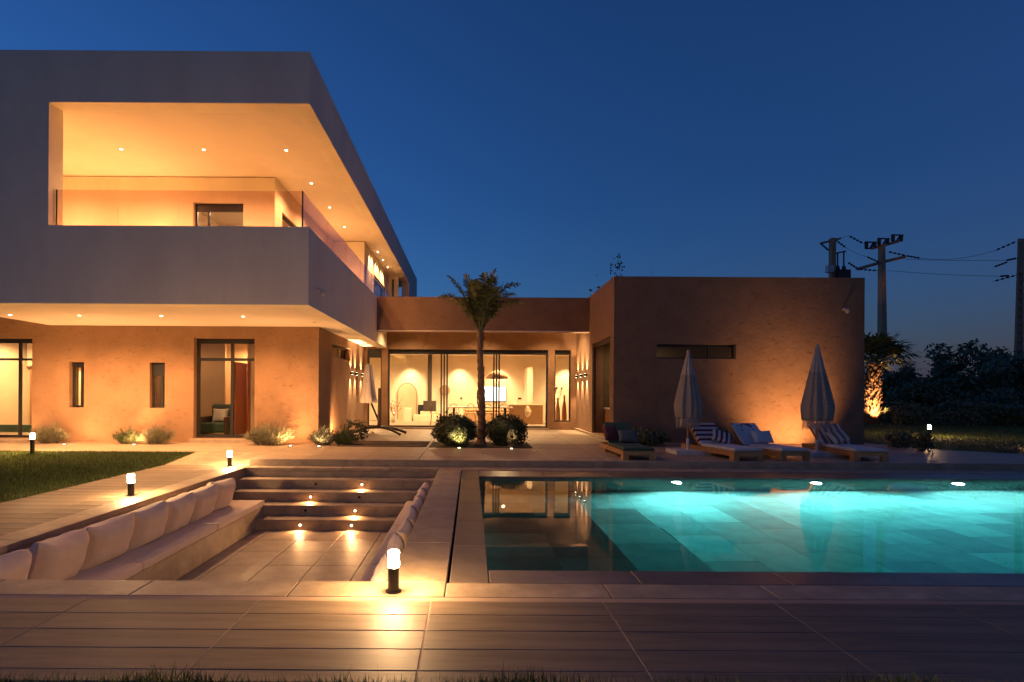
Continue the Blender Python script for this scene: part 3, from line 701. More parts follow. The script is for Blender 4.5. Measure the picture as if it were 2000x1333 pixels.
flat('wall_basket', MB().lathe([(.02, -.05), (.16, -.03), (.24, .02), (.26, .05)], (0, 0, 0), 24), 'rattan', 'round woven basket hung by the stove flue', 'basket', (0, 0, 0)).matrix_world = Matrix.Translation((-1.28, LY-.08, 1.62)) @ Matrix.Rotation(R(90), 4, 'X')
tv = thing('television', 'switched on television on the living room back wall', 'television', (1.13, LY-.06, 1.12))
build('body', MB().cbox(.57, 1.69, LY-.07, LY-.015, 1.10, 1.83, .004), 'dark', tv); build('screen', MB().box(.59, 1.67, LY-.076, LY-.071, 1.12, 1.81), 'screen', tv)
def rounded(x0, x1, y0, y1, z0, z1, r=.06):
    return MB().box(x0, x1, y0, y1, z0, z1)
so_ = thing('sofa', 'long ochre sofa with rounded back below the television', 'sofa', (1.0, 24.6, LF))
build('seat', rounded(-.35, 2.2, 24.2, 25.1, LF, .48+LF), 'leather', so_, bevel=.07)
build('backrest', rounded(-.35, 2.2, 25.1, 25.4, LF, .72+LF), 'leather', so_, bevel=.12)
for k in range(3): build('seat_cushion', rounded(-.3+k*.83, .5+k*.83, 24.25, 25.08, .485+LF, .60+LF), 'leather', so_, bevel=.05)
flat('kitchen_island', rounded(1.62, 3.1, 23.3, 24.0, LF, .85+LF), 'leather', 'ochre plastered counter block right of the sofa', 'counter', (2.4, 23.6, LF), bevel=.03)
flat('leaf_vase', MB().lathe([(.03, 0), (.09, .08), (.13, .25), (.07, .42), (.02, .5)], (2.4, 23.1, LF+.3), 10, fold=.25, nf=5), 'mirror', 'brass leaf ornament in front of the ochre counter', 'ornament', (2.4, 23.1, LF+.3))
flat('table_vase', MB().lathe([(.05, 0), (.07, .1), (.04, .2), (.05, .26)], (2.05, 24.9, LF+.72), 12), 'ceramic', 'small white vase behind the sofa end', 'vase', (2.05, 24.9, LF+.72))
flat('wall_socket', MB().cbox(-1.62+1.1, -1.53+1.1, LY-.02, LY-.001, 1.2, 1.29, .003), 'dark', 'small square dark switch on the back wall behind the table', 'switch', (-.48, LY, 1.2))
flat('wall_socket', MB().cbox(2.28, 2.45, LY-.02, LY-.001, 1.2, 1.29, .003), 'dark', 'wide dark switch plate right of the television', 'switch', (2.36, LY, 1.2))
pn = thing('pendant_lamp', 'wide woven dome pendant above the dining table', 'lamp', (1.1, 23.0, 2.0))
build('lamp_shade', MB().lathe([(.46, 2.10), (.45, 2.18), (.34, 2.33), (.18, 2.42), (.03, 2.45)], (1.1, 23.0, 0), 28), 'rattan', pn, smooth=True)
build('cord', MB().tube([(1.1, 23.0, 2.45), (1.1, 23.0, 3.29)], .008, 6), 'black', pn)
tb = thing('dining_table', 'long slim dining table behind the sliding doors', 'table', (.3, 22.4, LF))
build('table_top', MB().cbox(-1.0, 1.7, 21.95, 22.85, .71+LF, .755+LF, .006), 'ceramic', tb)
for X in (-.7, 1.4): build('leg', MB().box(X-.04, X+.04, 22.05, 22.75, LF, LF+.71), 'bronze', tb)
def wire_chair(X, Y, rz, label):
    t = thing('wire_chair', label, 'chair', (X, Y, LF), rz, 'wire dining chairs')
    hoop = [(.24*math.cos(a), .20, .46+.40*math.sin(a)) for a in np.linspace(0, math.pi, 13)]
    build('backrest', MB().tube(hoop, .011, 6).tube([(-.12, .2, .46), (-.1, .2, .80)], .007, 6).tube([(.12, .2, .46), (.1, .2, .80)], .007, 6), 'bronze', t, local=True)
    build('seat', MB().lathe([(.22, .44), (.24, .455), (.22, .47)], (0, 0, 0), 16), 'leather', t, local=True)
    for sx in (-.17, .17):
        for sy in (-.17, .17): build('leg', MB().tube([(sx, sy, .45), (sx*1.25, sy*1.25, 0)], .01, 6), 'bronze', t, local=True)
for X, nm in ((-.75, 'leftmost'), (0.0, 'second from the left'), (.72, 'third from the left'), (1.42, 'rightmost')):
    wire_chair(X, 23.2, 0, 'wire chair on the far side of the table, ' + nm)
wire_chair(-1.45, 22.4, R(90), 'wire chair at the left end of the dining table, by the stove')
# things by the narrow windows
def vase(p, h, m, label):
    t = thing('tall_vase', label, 'vase', p)
    build('body', MB().lathe([(.07, 0), (.11, h*.25), (.09, h*.6), (.04, h*.85), (.05, h)], p, 14), m, t, smooth=True)
vase((3.55, 22.2, LF), 1.15, 'rattan', 'slim dark vase behind the narrow right window')
vase((3.85, 22.4, LF), 1.25, 'redwood', 'reddish tall vase behind the narrow right window')
bc = thing('berry_plant', 'bare red berried branches at the left end of the sliding doors', 'plant', (-3.35, 23.6, LF))
build('pot', MB().lathe([(.10, 0), (.14, .15), (.11, .28)], (-3.35, 23.6, LF), 12), 'ceramic', bc)
br = MB()
for k in range(9):
    a = random.uniform(0, 6.28); p0 = Vector((-3.35, 23.6, LF+.25)); p1 = p0+Vector((math.cos(a)*.18, math.sin(a)*.18, .45)); br.tube([p0, p1, p1+Vector((math.cos(a)*.25, .1, random.uniform(-.1,.5)))], [.008, .006, .003], 5)
    for q in range(4):
        c = p1+Vector((random.uniform(-.2,.2), random.uniform(-.1,.1), random.uniform(-.2,.3))); br.lathe([(.005,-.03),(.03,0),(.005,.03)], c, 6)
build('branches', br, 'redwood', bc)
ld = thing('ladder', 'small white runged ladder standing behind the narrow left window', 'ladder', (-3.9, 21.6, LF))
for sx in (-4.15, -3.7): build('rail', MB().box(sx, sx+.04, 21.6, 21.64, LF, 1.25), 'ceramic', ld)
for k in range(5): build('rung', MB().box(-4.11, -3.7, 21.605, 21.635, LF+.2+k*.19, LF+.23+k*.19), 'ceramic', ld)
ac = thing('armchair', 'dark armchair seen through the left wing glazed door', 'armchair', (-7.35, 15.7, .2))
build('seat', MB().box(-7.75, -7.05, 15.5, 16.2, .3, .58), 'greencloth', ac, bevel=.06); build('backrest', MB().box(-7.75, -7.05, 16.2, 16.4, .3, 1.1), 'slate', ac, bevel=.06)
for sx in (-7.8, -7.07): build('armrest', MB().box(sx, sx+.08, 15.5, 16.4, .22, .75), 'bronze', ac, bevel=.02)
# ---- cushions
def pillow(w, h, t, wr=.012, n=16, seed=0, sag=0):
    r = np.random.default_rng(seed); b = MB(); uv = []
    ph = r.uniform(0, 6, 6)
    for sd in (1, -1):
        for j in range(n+1):
            for i in range(n+1):
                u, v = -1+2*i/n, -1+2*j/n
                e = (max(0, 1-u**4)*max(0, 1-v**4))**.5
                pu = u*(1-.10*(1-v*v)*abs(u)**3); pv = v*(1-.12*(1-u*u)*abs(v)**3)
                z = sd*t/2*e + sd*wr*e**.5*(math.sin(9*u+ph[0]+3*v)*math.cos(4*v+ph[1])*(abs(v)**2) + .5*math.sin(7*v+ph[2]+2*u)*abs(u))
                b.v.append((pu*w/2, z, (pv+1)*h/2 - sag*max(0, v)*(1-u*u))); uv.append((i/n, j/n))
    q = n+1
    for sd in (0, 1):
        o = sd*q*q
        for j in range(n):
            for i in range(n):
                a = o+j*q+i; f = (a, a+1, a+1+q, a+q); b.f.append(f if sd else f[::-1])
    b.uv = uv
    return b
def cushion(name, label, cat, mb, m, loc, yaw=0, lean=0, roll=0, group=None):
    o = build(name, mb, m, smooth=True); tag(o, label, cat, group)
    o.matrix_world = Matrix.Translation(loc) @ Matrix.Rotation(yaw, 4, 'Z') @ Matrix.Rotation(lean, 4, 'X') @ Matrix.Rotation(roll, 4, 'Y')
    return o
cushion('scatter_cushion', 'pale cushion on the armchair behind the left glazed door', 'cushion', pillow(.45, .42, .16, .01, 12, 61), 'palecloth', (-7.4, 16.0, .58), R(10), R(-18))
# bench pads and back cushions of the sunken lounge
for k, (x0, x1, side) in enumerate(((PX0+.01, -3.585, 'left'), (-1.115, PX1-.01, 'right'))):
    ys = np.linspace(PY0+.01, SY+.03, 4)
    for j in range(3):
        o = build('bench_pad', MB().box(x0, x1, ys[j]+.004, ys[j+1]-.004, -.518, -.42), 'fabric', origin=((x0+x1)/2, (ys[j]+ys[j+1])/2, -.518), bevel=.025)
        tag(o, '%s canvas seat pad on the %s bench of the sunken lounge' % (('nearest', 'middle', 'farthest')[j], side), 'seat pad', 'bench pads')
yc = [4.55, 5.30, 6.02, 6.72, 7.40, 8.06, 8.72]
nm = ['first', 'second', 'third', 'fourth', 'fifth', 'sixth', 'seventh']
for j, y in enumerate(yc):
    cushion('back_cushion', 'sand canvas cushion on the left lounge bench, %s from the steps' % nm[6-j], 'cushion', pillow(.68, .50, .30, .012, 24, j, sag=.01), 'fabric', (PX0+.26+random.uniform(-.02,.02), y, -.435), R(90)+random.uniform(-.10,.06), R(random.uniform(13,19)), random.uniform(-.06,.06), 'sunken lounge cushions')
for j, y in enumerate(yc):
    cushion('back_cushion', 'sand canvas cushion on the right lounge bench, %s from the steps' % nm[6-j], 'cushion', pillow(.70, .42, .17, .008, 22, j+20, sag=.01), 'fabric', (PX1-.10, y+.08, -.435), R(-90)+random.uniform(-.06,.06), R(6), random.uniform(-.04,.04), 'sunken lounge cushions')

# ---- loungers
def lounger(name_m, loc, rz, label, backm):
    t = thing('sun_lounger', label, 'sun lounger', loc, rz, 'sun loungers by the pool')
    w = .33
    fr = MB()
    for sx in (-1, 1):
        fr.box(min(sx*w, sx*(w-.035)), max(sx*w, sx*(w-.035)), .0, 2.0, .085, .185)
    fr.box(-w+.035, w-.035, .0, .035, .10, .185).box(-w+.035, w-.035, 1.965, 2.0, .10, .185)
    build('frame', fr, 'wood', t, local=True)
    for sx in (-1, 1):
        for y in (.0, 1.5): build('leg', MB().box(min(sx*w, sx*(w-.12))+sx*.001, max(sx*w, sx*(w-.12))+sx*.001, y+.001, y+.07, 0, .10).box(min(sx*w, sx*(w-.05))+sx*.002, max(sx*w, sx*(w-.05))+sx*.002, y+.002, y+.15, 0, .086), 'wood', t, local=True)
    for k in range(9): build('slat', MB().cbox(-w+.036, w-.036, .06+k*.125, .15+k*.125, .15, .178, .003), 'wood', t, local=True)
    hy, hz, an, ln = 1.22, .19, R(42), .66
    P = lambda s, q: (hy + s*math.cos(an) - q*math.sin(an), hz + s*math.sin(an) + q*math.cos(an))
    def slab(x0, x1, s0, s1, q0, q1, uvs=False):
        b = MB(); c = [P(s0,q0), P(s1,q0), P(s1,q1), P(s0,q1)]
        b.add([(x0, *p) for p in c]+[(x1, *p) for p in c], [(0,1,2,3),(7,6,5,4),(0,4,5,1),(1,5,6,2),(2,6,7,3),(3,7,4,0)])
        if uvs: b.uv = [(0,0),(0,1),(0,1),(0,0),(1,0),(1,1),(1,1),(1,0)]
        return b
    bk = MB()
    for k in range(5): s = slab(-w+.02, w-.02, .04+k*.13, .13+k*.13, -.025, 0); bk.add(s.v, s.f)
    for sx in (-1, 1): s = slab(min(sx*(w-.02), sx*(w-.06)), max(sx*(w-.02), sx*(w-.06)), 0, ln, -.05, -.026); bk.add(s.v, s.f)
    build('backrest', bk, 'wood', t, local=True)
    build('mattress', MB().box(-w+.015, w-.015, .01, 1.2, .187, .25), name_m, t, local=True, bevel=.02)
    build('back_pad', slab(-w+.015, w-.015, .02, ln, .004, .075, True), backm, t, local=True, bevel=.02)
    return t
L = [('greencloth', 'greencloth', (3.42, 11.0, TZ), R(0), 'dark green padded teak lounger nearest the outdoor kitchen'),
     ('palecloth', 'redstripe', (5.65, 11.02, TZ), R(9), 'teak lounger with red and white striped back pad'),
     ('palecloth', 'print', (6.62, 11.05, TZ), R(9), 'teak lounger with pale printed back pad between striped ones'),
     ('palecloth', 'tanstripe', (8.16, 11.05, TZ), R(-4), 'teak lounger with tan and white striped back pad, rightmost')]
def on_l(loc, rz, x, y, z): return Vector(loc) + Matrix.Rotation(rz, 3, 'Z') @ Vector((x, y, z))
for i, (m1, m2, loc, rz, lab) in enumerate(L): lounger(m1, loc, rz, lab, m2)
cushion('scatter_cushion', 'slate green cushion on the green lounger', 'cushion', pillow(.46, .32, .14, .008, 12, 41), 'slate', on_l(L[0][2], L[0][3], .10, 1.06, .26), L[0][3], R(-32))
cushion('scatter_cushion', 'dark red cushion at the back of the green lounger', 'cushion', pillow(.36, .40, .13, .008, 12, 42), 'darkred', on_l(L[0][2], L[0][3], -.22, 1.22, .29), L[0][3]+R(12), R(-36))
cushion('scatter_cushion', 'tilted red and white striped cushion on the red striped lounger', 'cushion', pillow(.46, .34, .13, .008, 12, 43), 'redstripe2', on_l(L[1][2], L[1][3], .10, 1.06, .27), L[1][3], R(-38), R(24))
cushion('scatter_cushion', 'plain white cushion on the printed lounger', 'cushion', pillow(.50, .32, .14, .008, 12, 44), 'palecloth', on_l(L[2][2], L[2][3], .10, 1.05, .26), L[2][3], R(-30))
cushion('scatter_cushion', 'tan and white striped cushion on the rightmost lounger', 'cushion', pillow(.44, .36, .13, .008, 12, 45), 'tanstripe2', on_l(L[3][2], L[3][3], .10, 1.08, .28), L[3][3], R(-38), R(-18))

# ---- folded parasols by the loungers
def parasol(loc, ztop, zbot, rad, label, seed):
    t = thing('folded_parasol', label, 'parasol', loc, 0, 'folded macrame parasols')
    x, y, z = loc
    build('base_slab', MB().cbox(x-.38, x+.38, y-.34, y+.34, z, z+.09, .008), 'stone', t)
    build('sleeve', MB().tube([(x, y, z+.09), (x, y, z+.34)], .032, 12), 'offwhite', t)
    build('pole', MB().tube([(x, y, z+.34), (x, y, ztop-.02)], .024, 12), 'wood', t)
    hh = ztop-zbot; prof = []
    for k in range(22):
        a = k/21
        r = rad*(.10 + .90*min(1, a/.80)**.95) * (1 if a < .8 else 1-.10*((a-.8)/.2)**1.5)
        prof.append((r, ztop - a*hh))
    build('canopy', MB().lathe(prof, (x, y, 0), 110, .10, 11, seed, uv=True), 'macrame', t, smooth=True)
    fr = MB(); rr = random.Random(seed)
    for k in range(150):
        a = 2*math.pi*k/150; r = rad*(.92+.06*math.cos(11*a+seed)); zz = zbot+rr.uniform(.0,.03); ll = rr.uniform(.17, .24); da = .016
        fr.add([(x+r*math.cos(a-da), y+r*math.sin(a-da), zz), (x+r*math.cos(a+da), y+r*math.sin(a+da), zz), (x+r*1.03*math.cos(a+da*.5), y+r*1.03*math.sin(a+da*.5), zz-ll), (x+r*1.03*math.cos(a-da*.5), y+r*1.03*math.sin(a-da*.5), zz-ll)], [(0,1,2,3)])
    build('fringe', fr, 'fringe', t)
    build('fringe_band', MB().lathe([(rad*.93, zbot+.30), (rad*.97, zbot+.28), (rad*.96, zbot+.25)], (x, y, 0), 110, .10, 11, seed), 'fringe', t, smooth=True)
    build('finial', MB().lathe([(.03, ztop-.03), (.045, ztop), (.03, ztop+.05), (.008, ztop+.07)], (x, y, 0), 10), 'macrame', t, smooth=True)
parasol((4.94, 12.35, TZ), 2.42, .92, .28, 'folded fringed parasol between the green and red striped loungers', 1)
parasol((7.78, 12.2, TZ), 2.55, .90, .31, 'folded fringed parasol before the lit patch of wall', 4)

# ---- cantilever parasol by the left wing
cp = thing('cantilever_parasol', 'closed white cantilever parasol on curved cross base by the sliding doors', 'parasol', (-2.95, 17.4, TZ))
for sg, off in ((1, 0), (1, 1)):
    pass
arc = lambda d: [Vector((-2.95, 17.4, TZ)) + Vector((d[0]*s, d[1]*s, .05 + .20*(1-abs(s)**2))) for s in np.linspace(-1, 1, 11)]
build('base_arm', MB().tube(arc((.85, .25)), .045, 8), 'bronze', cp); build('base_arm', MB().tube(arc((.75, -.55)), .045, 8), 'bronze', cp)
build('mast', MB().tube([(-2.95, 17.4, TZ+.2), (-2.93, 17.4, 1.62)], .05, 10), 'bronze', cp)
build('arm', MB().tube([(-2.95, 17.4, .55), (-3.2, 17.4, 1.15), (-3.28, 17.4, 2.3)], .03, 8), 'black', cp)
prof = [(.04, 2.40), (.09, 2.34), (.13, 2.1), (.17, 1.8), (.23, 1.4), (.27, 1.18), (.22, 1.14)]
cn = build('canopy', MB().lathe(prof, (-3.3, 17.4, 0), 48, .22, 6, .5), 'offwhite', cp, smooth=True)
build('strap', MB().lathe([(.165, 1.86), (.172, 1.82), (.165, 1.78)], (-3.3, 17.4, 0), 32, .1, 6, .5), 'palecloth', cn)

# ---- bottle on the kitchen counter, terracotta jug
bt = thing('bottle', 'dark bottle with white label on the outdoor kitchen counter', 'bottle', (4.45, 15.75, 1.04))
build('body', MB().lathe([(.04, 0), (.042, .16), (.04, .2), (.015, .26), (.015, .33)], (4.45, 15.75, 1.04), 14), 'black', bt, smooth=True)
build('label_band', MB().lathe([(.0428, .04), (.0432, .13)], (4.45, 15.75, 1.04), 14), 'ceramic', bt, smooth=True)
sb = thing('soap_box', 'white box beside the bottle on the outdoor kitchen counter', 'box', (4.42, 15.95, 1.04))
build('body', MB().cbox(4.36, 4.50, 15.88, 16.02, 1.04, 1.17, .006), 'ceramic', sb); build('lid', MB().cbox(4.355, 4.505, 15.875, 16.025, 1.17, 1.19, .005), 'offwhite', sb)

# ---- bollards
def bollard(p, label, h=.298):
    t = thing('bollard_light', label, 'bollard light', p, 0, 'glowing bollard lights')
    build('base_plate', MB().lathe([(.058, 0), (.058, .008), (.046, .012)], p, 20), 'black', t)
    build('post', MB().lathe([(.041, .012), (.041, h-.118)], p, 20), 'black', t)
    build('lamp_glass', MB().lathe([(.036, h-.118), (.041, h-.111), (.041, h-.012), (.035, h)], p, 20), 'bollard_glow', t)
bollard((-.56, 3.98, .0), 'glowing bollard at the near corner of the sunken lounge')
bollard((-4.76, 7.61, .0), 'glowing bollard halfway along the plank path')
bollard((-4.76, 10.72, .0), 'glowing bollard at the far corner of the sunken lounge, by the steps')
bollard((-9.45, 11.7, .07), 'glowing bollard at the far left standing in the lawn', .47)
p = on_z(1815, 855, TZ); bollard((p.x, p.y, TZ), 'glowing bollard on the dark lawn at far right', .40)

# ================================================================== PLANTS
def leaves(P, N, size, asp=.45, jit=.6, curl=.2):           # diamond leaves at points P, roughly facing N
    n = len(P); N = N + rng.normal(0, jit, (n, 3)); N /= np.linalg.norm(N, axis=1, keepdims=True)+1e-9
    A = rng.normal(0, 1, (n, 3)); A -= N*(A*N).sum(1, keepdims=True); A /= np.linalg.norm(A, axis=1, keepdims=True)+1e-9
    B = np.cross(N, A); s = size*rng.uniform(.6, 1.35, (n, 1))
    V = np.empty((n, 4, 3)); V[:,0] = P-A*s; V[:,1] = P+B*s*asp; V[:,2] = P+A*s + N*s*curl; V[:,3] = P-B*s*asp
    T = np.empty((n, 4), int); T[:] = np.arange(4); T += np.arange(n)[:,None]*4
    return V.reshape(-1, 3), T
def blob(n, c, rad, lump=.16, shell=.55, flatb=None):       # points in an uneven ellipsoid shell
    d = rng.normal(0, 1, (n, 3)); d /= np.linalg.norm(d, axis=1, keepdims=True)
    f = rng.uniform(1, 4, (6, 3)); ph = rng.uniform(0, 6, 6)
    k = 1 + lump*sum(np.sin(d@f[i]*1.6+ph[i]) for i in range(6))/2.4
    r = (shell + (1-shell)*rng.uniform(0, 1, n)**.5)*k
    P = d*r[:,None]*np.array(rad) + np.array(c)
    if flatb is not None: m = P[:,2] > flatb; P, d = P[m], d[m]
    return P, d
def shrub(name, label, cat, base, rad, n, size, m, group=None, asp=.45, stems=5, lump=.16, jit=.6):
    t = thing(name, label, cat, base, 0, group); x, y, z = base
    P, N = blob(n, (x, y, z+rad[2]*.95), rad, lump, flatb=z+.01)
    k_ = rng.choice(len(P), len(P)//14); P = np.concatenate([P, P[k_] + N[k_]*rng.uniform(.02, .11, (len(k_), 1))*max(rad)*1.6]); N = np.concatenate([N, N[k_]])   # stray shoots
    V, T = leaves(P - np.array(base), N, size, asp, jit); np_mesh('foliage', V, T, m, t)
    b = MB()
    for k in range(stems):
        a = 6.28*k/stems; b.tube([(x+.03*math.cos(a), y+.03*math.sin(a), z-.01), (x+rad[0]*.5*math.cos(a), y+rad[1]*.5*math.sin(a), z+rad[2]*.9)], [.014, .005], 5)
    build('stem', b, 'twig', t)
    return t
def tuft(name, label, cat, base, rad, h, n, m, group=None, w=.006):   # fountain of thin stalks with small leaves (lavender, rosemary)
    t = thing(name, label, cat, base, 0, group)
    a = rng.uniform(0, 2*np.pi, n); q = rng.uniform(0, 1, n)**.6; hh = h*(1-.45*q**2)*rng.uniform(.5, 1.18, n)*(1+.22*np.sin(3*a+rng.uniform(0,6)))
    tip = np.stack([np.cos(a)*q*rad[0], np.sin(a)*q*rad[1], hh], 1); root = np.stack([np.cos(a)*q*rad[0]*.45, np.sin(a)*q*rad[1]*.45, 0*q], 1)
    Vs, Ts = [], []; k0 = 0
    K = 9
    for j in range(K):
        f = (j+1)/K; pos = root + (tip-root)*f + np.array([0, 0, math.sin(f*3.14)*.05]) + rng.normal(0, .008, (n, 3))
        d = tip-root; d /= np.linalg.norm(d, axis=1, keepdims=True); d = d + rng.normal(0, .45, (n, 3)); d /= np.linalg.norm(d, axis=1, keepdims=True)
        s = np.cross(d, rng.normal(0, 1, (n, 3))); s /= np.linalg.norm(s, axis=1, keepdims=True); ln = .05*rng.uniform(.6, 1.3, (n, 1))
        V = np.empty((n, 3, 3)); V[:,0] = pos - s*w; V[:,1] = pos + s*w; V[:,2] = pos + d*ln*1.6
        Vs.append(V.reshape(-1, 3)); Ts.append(np.arange(n*3).reshape(-1, 3)+k0); k0 += n*3
    np_mesh('foliage', np.concatenate(Vs), np.concatenate(Ts), m, t)
    b = MB()
    for k in range(0, n, max(1, n//40)): b.tube([Vector(base)+Vector(root[k]), Vector(base)+Vector(tip[k])*.9], [.004, .002], 4)
    build('stem', b, 'twig', t)
    return t
b1 = shrub('round_bush', 'clipped round bush lit from below left of the palm trunk', 'bush', (-.40, 13.75, TZ), (.52, .48, .40), 9000, .035, 'leaf', 'clipped bushes', lump=.16)
b2 = shrub('round_bush', 'dark clipped bush right of the palm trunk', 'bush', (.92, 14.2, TZ), (.53, .5, .38), 9000, .035, 'leaf', 'clipped bushes', lump=.18)
uplight((-.28, 13.10, TZ), 55, (-.33, 13.75, .75), 70, WARM2)
uplight((.98, 13.02, TZ), 16, (1.0, 13.6, .9), 60, WARM2)
sp = shrub('young_plant', 'small lit sprig in front of the dark clipped bush', 'plant', (1.03, 13.45, TZ), (.14, .12, .24), 260, .035, 'lav', asp=.4, stems=3)
tuft('lavender_clump', 'grey green clump beside the far left bollard', 'shrub', (-10.75, 13.85, TZ), (.45, .3), .42, 420, 'lav', 'low clumps along the wall')
tuft('lavender_clump', 'smaller dark clump between the two slit windows', 'shrub', (-8.75, 13.85, TZ), (.38, .26), .30, 320, 'leaf', 'low clumps along the wall')
tuft('lavender_clump', 'pale clump under the second slit window', 'shrub', (-7.98, 13.8, TZ), (.45, .3), .38, 480, 'lav', 'low clumps along the wall')
tuft('lavender_clump', 'broad pale clump right of the left wing glazed door', 'shrub', (-5.12, 13.75, TZ), (.62, .38), .46, 800, 'lav', 'low clumps along the wall')
tuft('lavender_clump', 'lit clump at the corner of the left wing', 'shrub', (-3.75, 13.8, TZ), (.36, .3), .34, 520, 'lav', 'low clumps along the wall')
tuft('lavender_clump', 'dark clump right of the lit corner clump', 'shrub', (-3.25, 13.9, TZ), (.36, .3), .32, 480, 'leaf', 'low clumps along the wall')
shrub('oleander', 'leggy glossy leaved shrub beside the cantilever parasol base', 'shrub', (-3.2, 15.2, TZ), (.45, .3, .30), 420, .055, 'leaf', asp=.3, lump=.4)
uplight((-3.72, 13.30, TZ), 22, (-3.75, 13.75, .5), 70, WARM2)
shrub('low_plant', 'dark low plant behind the first folded parasol', 'plant', (4.6, 14.3, TZ), (.55, .35, .22), 1500, .05, 'treeleaf', asp=.4, lump=.3)
shrub('low_plant', 'dark low plant between the striped and printed loungers', 'plant', (6.15, 13.4, TZ), (.22, .2, .25), 500, .05, 'leaf', asp=.35, lump=.3)
shrub('low_plant', 'dark low plant at the end of the right wing', 'plant', (11.15, 14.1, TZ), (.3, .3, .22), 600, .05, 'treeleaf', asp=.35, lump=.3)
shrub('low_plant', 'pale flowered low plant on the path right of the loungers', 'plant', (11.0, 13.2, TZ), (.22, .2, .26), 420, .045, 'leaf', asp=.4, lump=.35)
shrub('low_plant', 'small lit ground plant at the edge of the dark lawn', 'plant', (13.2, 13.0, TZ), (.5, .18, .07), 320, .045, 'lav', asp=.3, lump=.3)
uplight((13.2, 12.72, TZ+.01), 10, (13.3, 13.1, .35), 110, WARM2)

def frond(p0, az, el, length, droop, nl=46, lw=.34, width=.016):
    rach = []; d = Vector((math.cos(az)*math.cos(el), math.sin(az)*math.cos(el), math.sin(el))); p = Vector(p0); n = 16
    for k in range(n+1):
        rach.append(p.copy()); p = p + d*(length/n); d = (d + Vector((0,0,-droop*(k/n)**1.3/n*3))).normalized()
    b = MB(); b.tube(rach, [.022*(1-.8*k/n) for k in range(n+1)], 5)
    for k in range(nl):
        f = .22 + .78*k/(nl-1); i = min(int(f*n), n-1); t = f*n-i; c = rach[i].lerp(rach[i+1], t); ax = (rach[i+1]-rach[i]).normalized()
        sd = ax.cross(Vector((0,0,1))); sd = sd.normalized() if sd.length > .01 else Vector((1,0,0)); up = sd.cross(ax)
        ll = lw*(math.sin(math.pi*min(1, .18+f*.78)))**.7*random.uniform(.85, 1.1)
        for s in (-1, 1):
            q = (sd*s*random.uniform(.7,1) + ax*random.uniform(.35,.8) + up*random.uniform(-.1,.55)).normalized()
            m_ = c + q*ll*.5; e = c + q*ll + Vector((0,0,-ll*random.uniform(.1,.45))); wv = ax*width
            b.add([c-wv*.5, c+wv*.5, m_+wv, m_-wv, e], [(0,1,2,3), (3,2,4)])
    return b
pal = thing('feather_palm', 'young feather palm standing before the sliding doors', 'palm tree', (.27, 14.3, TZ))
tp = []; tr = []
for k in range(46):
    f = k/45; tp.append((.27+.025*math.sin(f*5)-.03*f + random.uniform(-.006,.006), 14.3, TZ+f*3.0)); tr.append(.105*(1-.38*f)*(1+.16*((k % 3) == 0)) + (.06 if k == 0 else .03 if k == 1 else 0))
build('trunk', MB().tube(tp, tr, 14), 'bark', pal)
stub = MB()
for k in range(90):
    z = random.uniform(.5, 2.95); a = random.uniform(0, 6.28); r = .10*(1-.12*z); c = Vector((.255+r*math.cos(a), 14.3+r*math.sin(a), TZ+z)); o = Vector((math.cos(a), math.sin(a), 0)); sd = Vector((-math.sin(a), math.cos(a), 0))
    stub.add([c-sd*.035, c+sd*.035, c+o*.03+Vector((0,0,.14))+sd*.008, c+o*.03+Vector((0,0,.14))-sd*.008], [(0,1,2,3)])
build('leaf_bases', stub, 'bark', pal)
cp0 = (.24, 14.3, TZ+2.95)
for az, el, ln, dr in ((172, 66, 1.75, .7), (150, 74, 1.5, .5), (20, 80, 1.75, .9), (60, 84, 1.6, .6), (-5, 68, 1.7, 1.5), (30, 62, 1.6, 1.3), (-60, 72, 1.5, 1.0), (200, 78, 1.55, .9), (250, 75, 1.4, 1.2), (100, 70, 1.6, 1.0), (185, 58, 1.5, 1.3), (0, 56, 1.5, 1.6), (300, 66, 1.4, 1.3), (120, 62, 1.5, 1.5)):
    build('frond', frond(cp0, R(az), R(el), ln, dr, nl=62, lw=.46, width=.017), 'palmleaf', pal)

# fan palm beyond the right wing
FX, FY = 19.15, 26.0
fp = thing('fan_palm', 'stout fan palm with brightly lit scaly trunk beyond the right wing', 'palm tree', (FX, FY, .15))
build('trunk', MB().tube([(FX, FY, .0), (FX+.05, FY, 1.2), (FX+.12, FY, 2.6), (FX+.16, FY, 3.1)], [.36, .30, .27, .30], 14), 'bark', fp, smooth=True)
sc = MB()
for k in range(420):
    z = random.uniform(.1, 2.9); a = random.uniform(0, 6.28); r = .30 - .02*z; c = Vector((FX+.05*z+r*math.cos(a), FY+r*math.sin(a), z)); o = Vector((math.cos(a), math.sin(a), 0)); s = Vector((-math.sin(a), math.cos(a), 0))
    sc.add([c-s*.05, c+s*.05, c+o*.14+Vector((0,0,.13))+s*.02, c+o*.14+Vector((0,0,.13))-s*.02], [(0,1,2,3)])
build('leaf_bases', sc, 'bark', fp)
for k in range(26):
    az = k*2.4; el = R(75-k*3.3); b = MB(); d = Vector((math.cos(az)*math.cos(el), math.sin(az)*math.cos(el), math.sin(el)))
    p0 = Vector((FX+.16, FY, 3.0)); p1 = p0+d*random.uniform(.8, 1.1); b.tube([p0, p1], [.03, .015], 5)
    sd = d.cross(Vector((0,0,1))); sd = sd.normalized(); up = sd.cross(d)
    for j in range(22):
        g_ = R(-105+10*j); q = (d*math.cos(g_)+sd*math.sin(g_)+up*random.uniform(-.05,.15)).normalized(); L_ = random.uniform(.85, 1.15); w_ = q.cross(up).normalized()*.05
        b.add([p1, p1+q*L_*.6+w_, p1+q*L_+Vector((0,0,-.25)), p1+q*L_*.6-w_], [(0,1,2,3)])
    build('fan_leaf', b, 'palmleaf', fp)
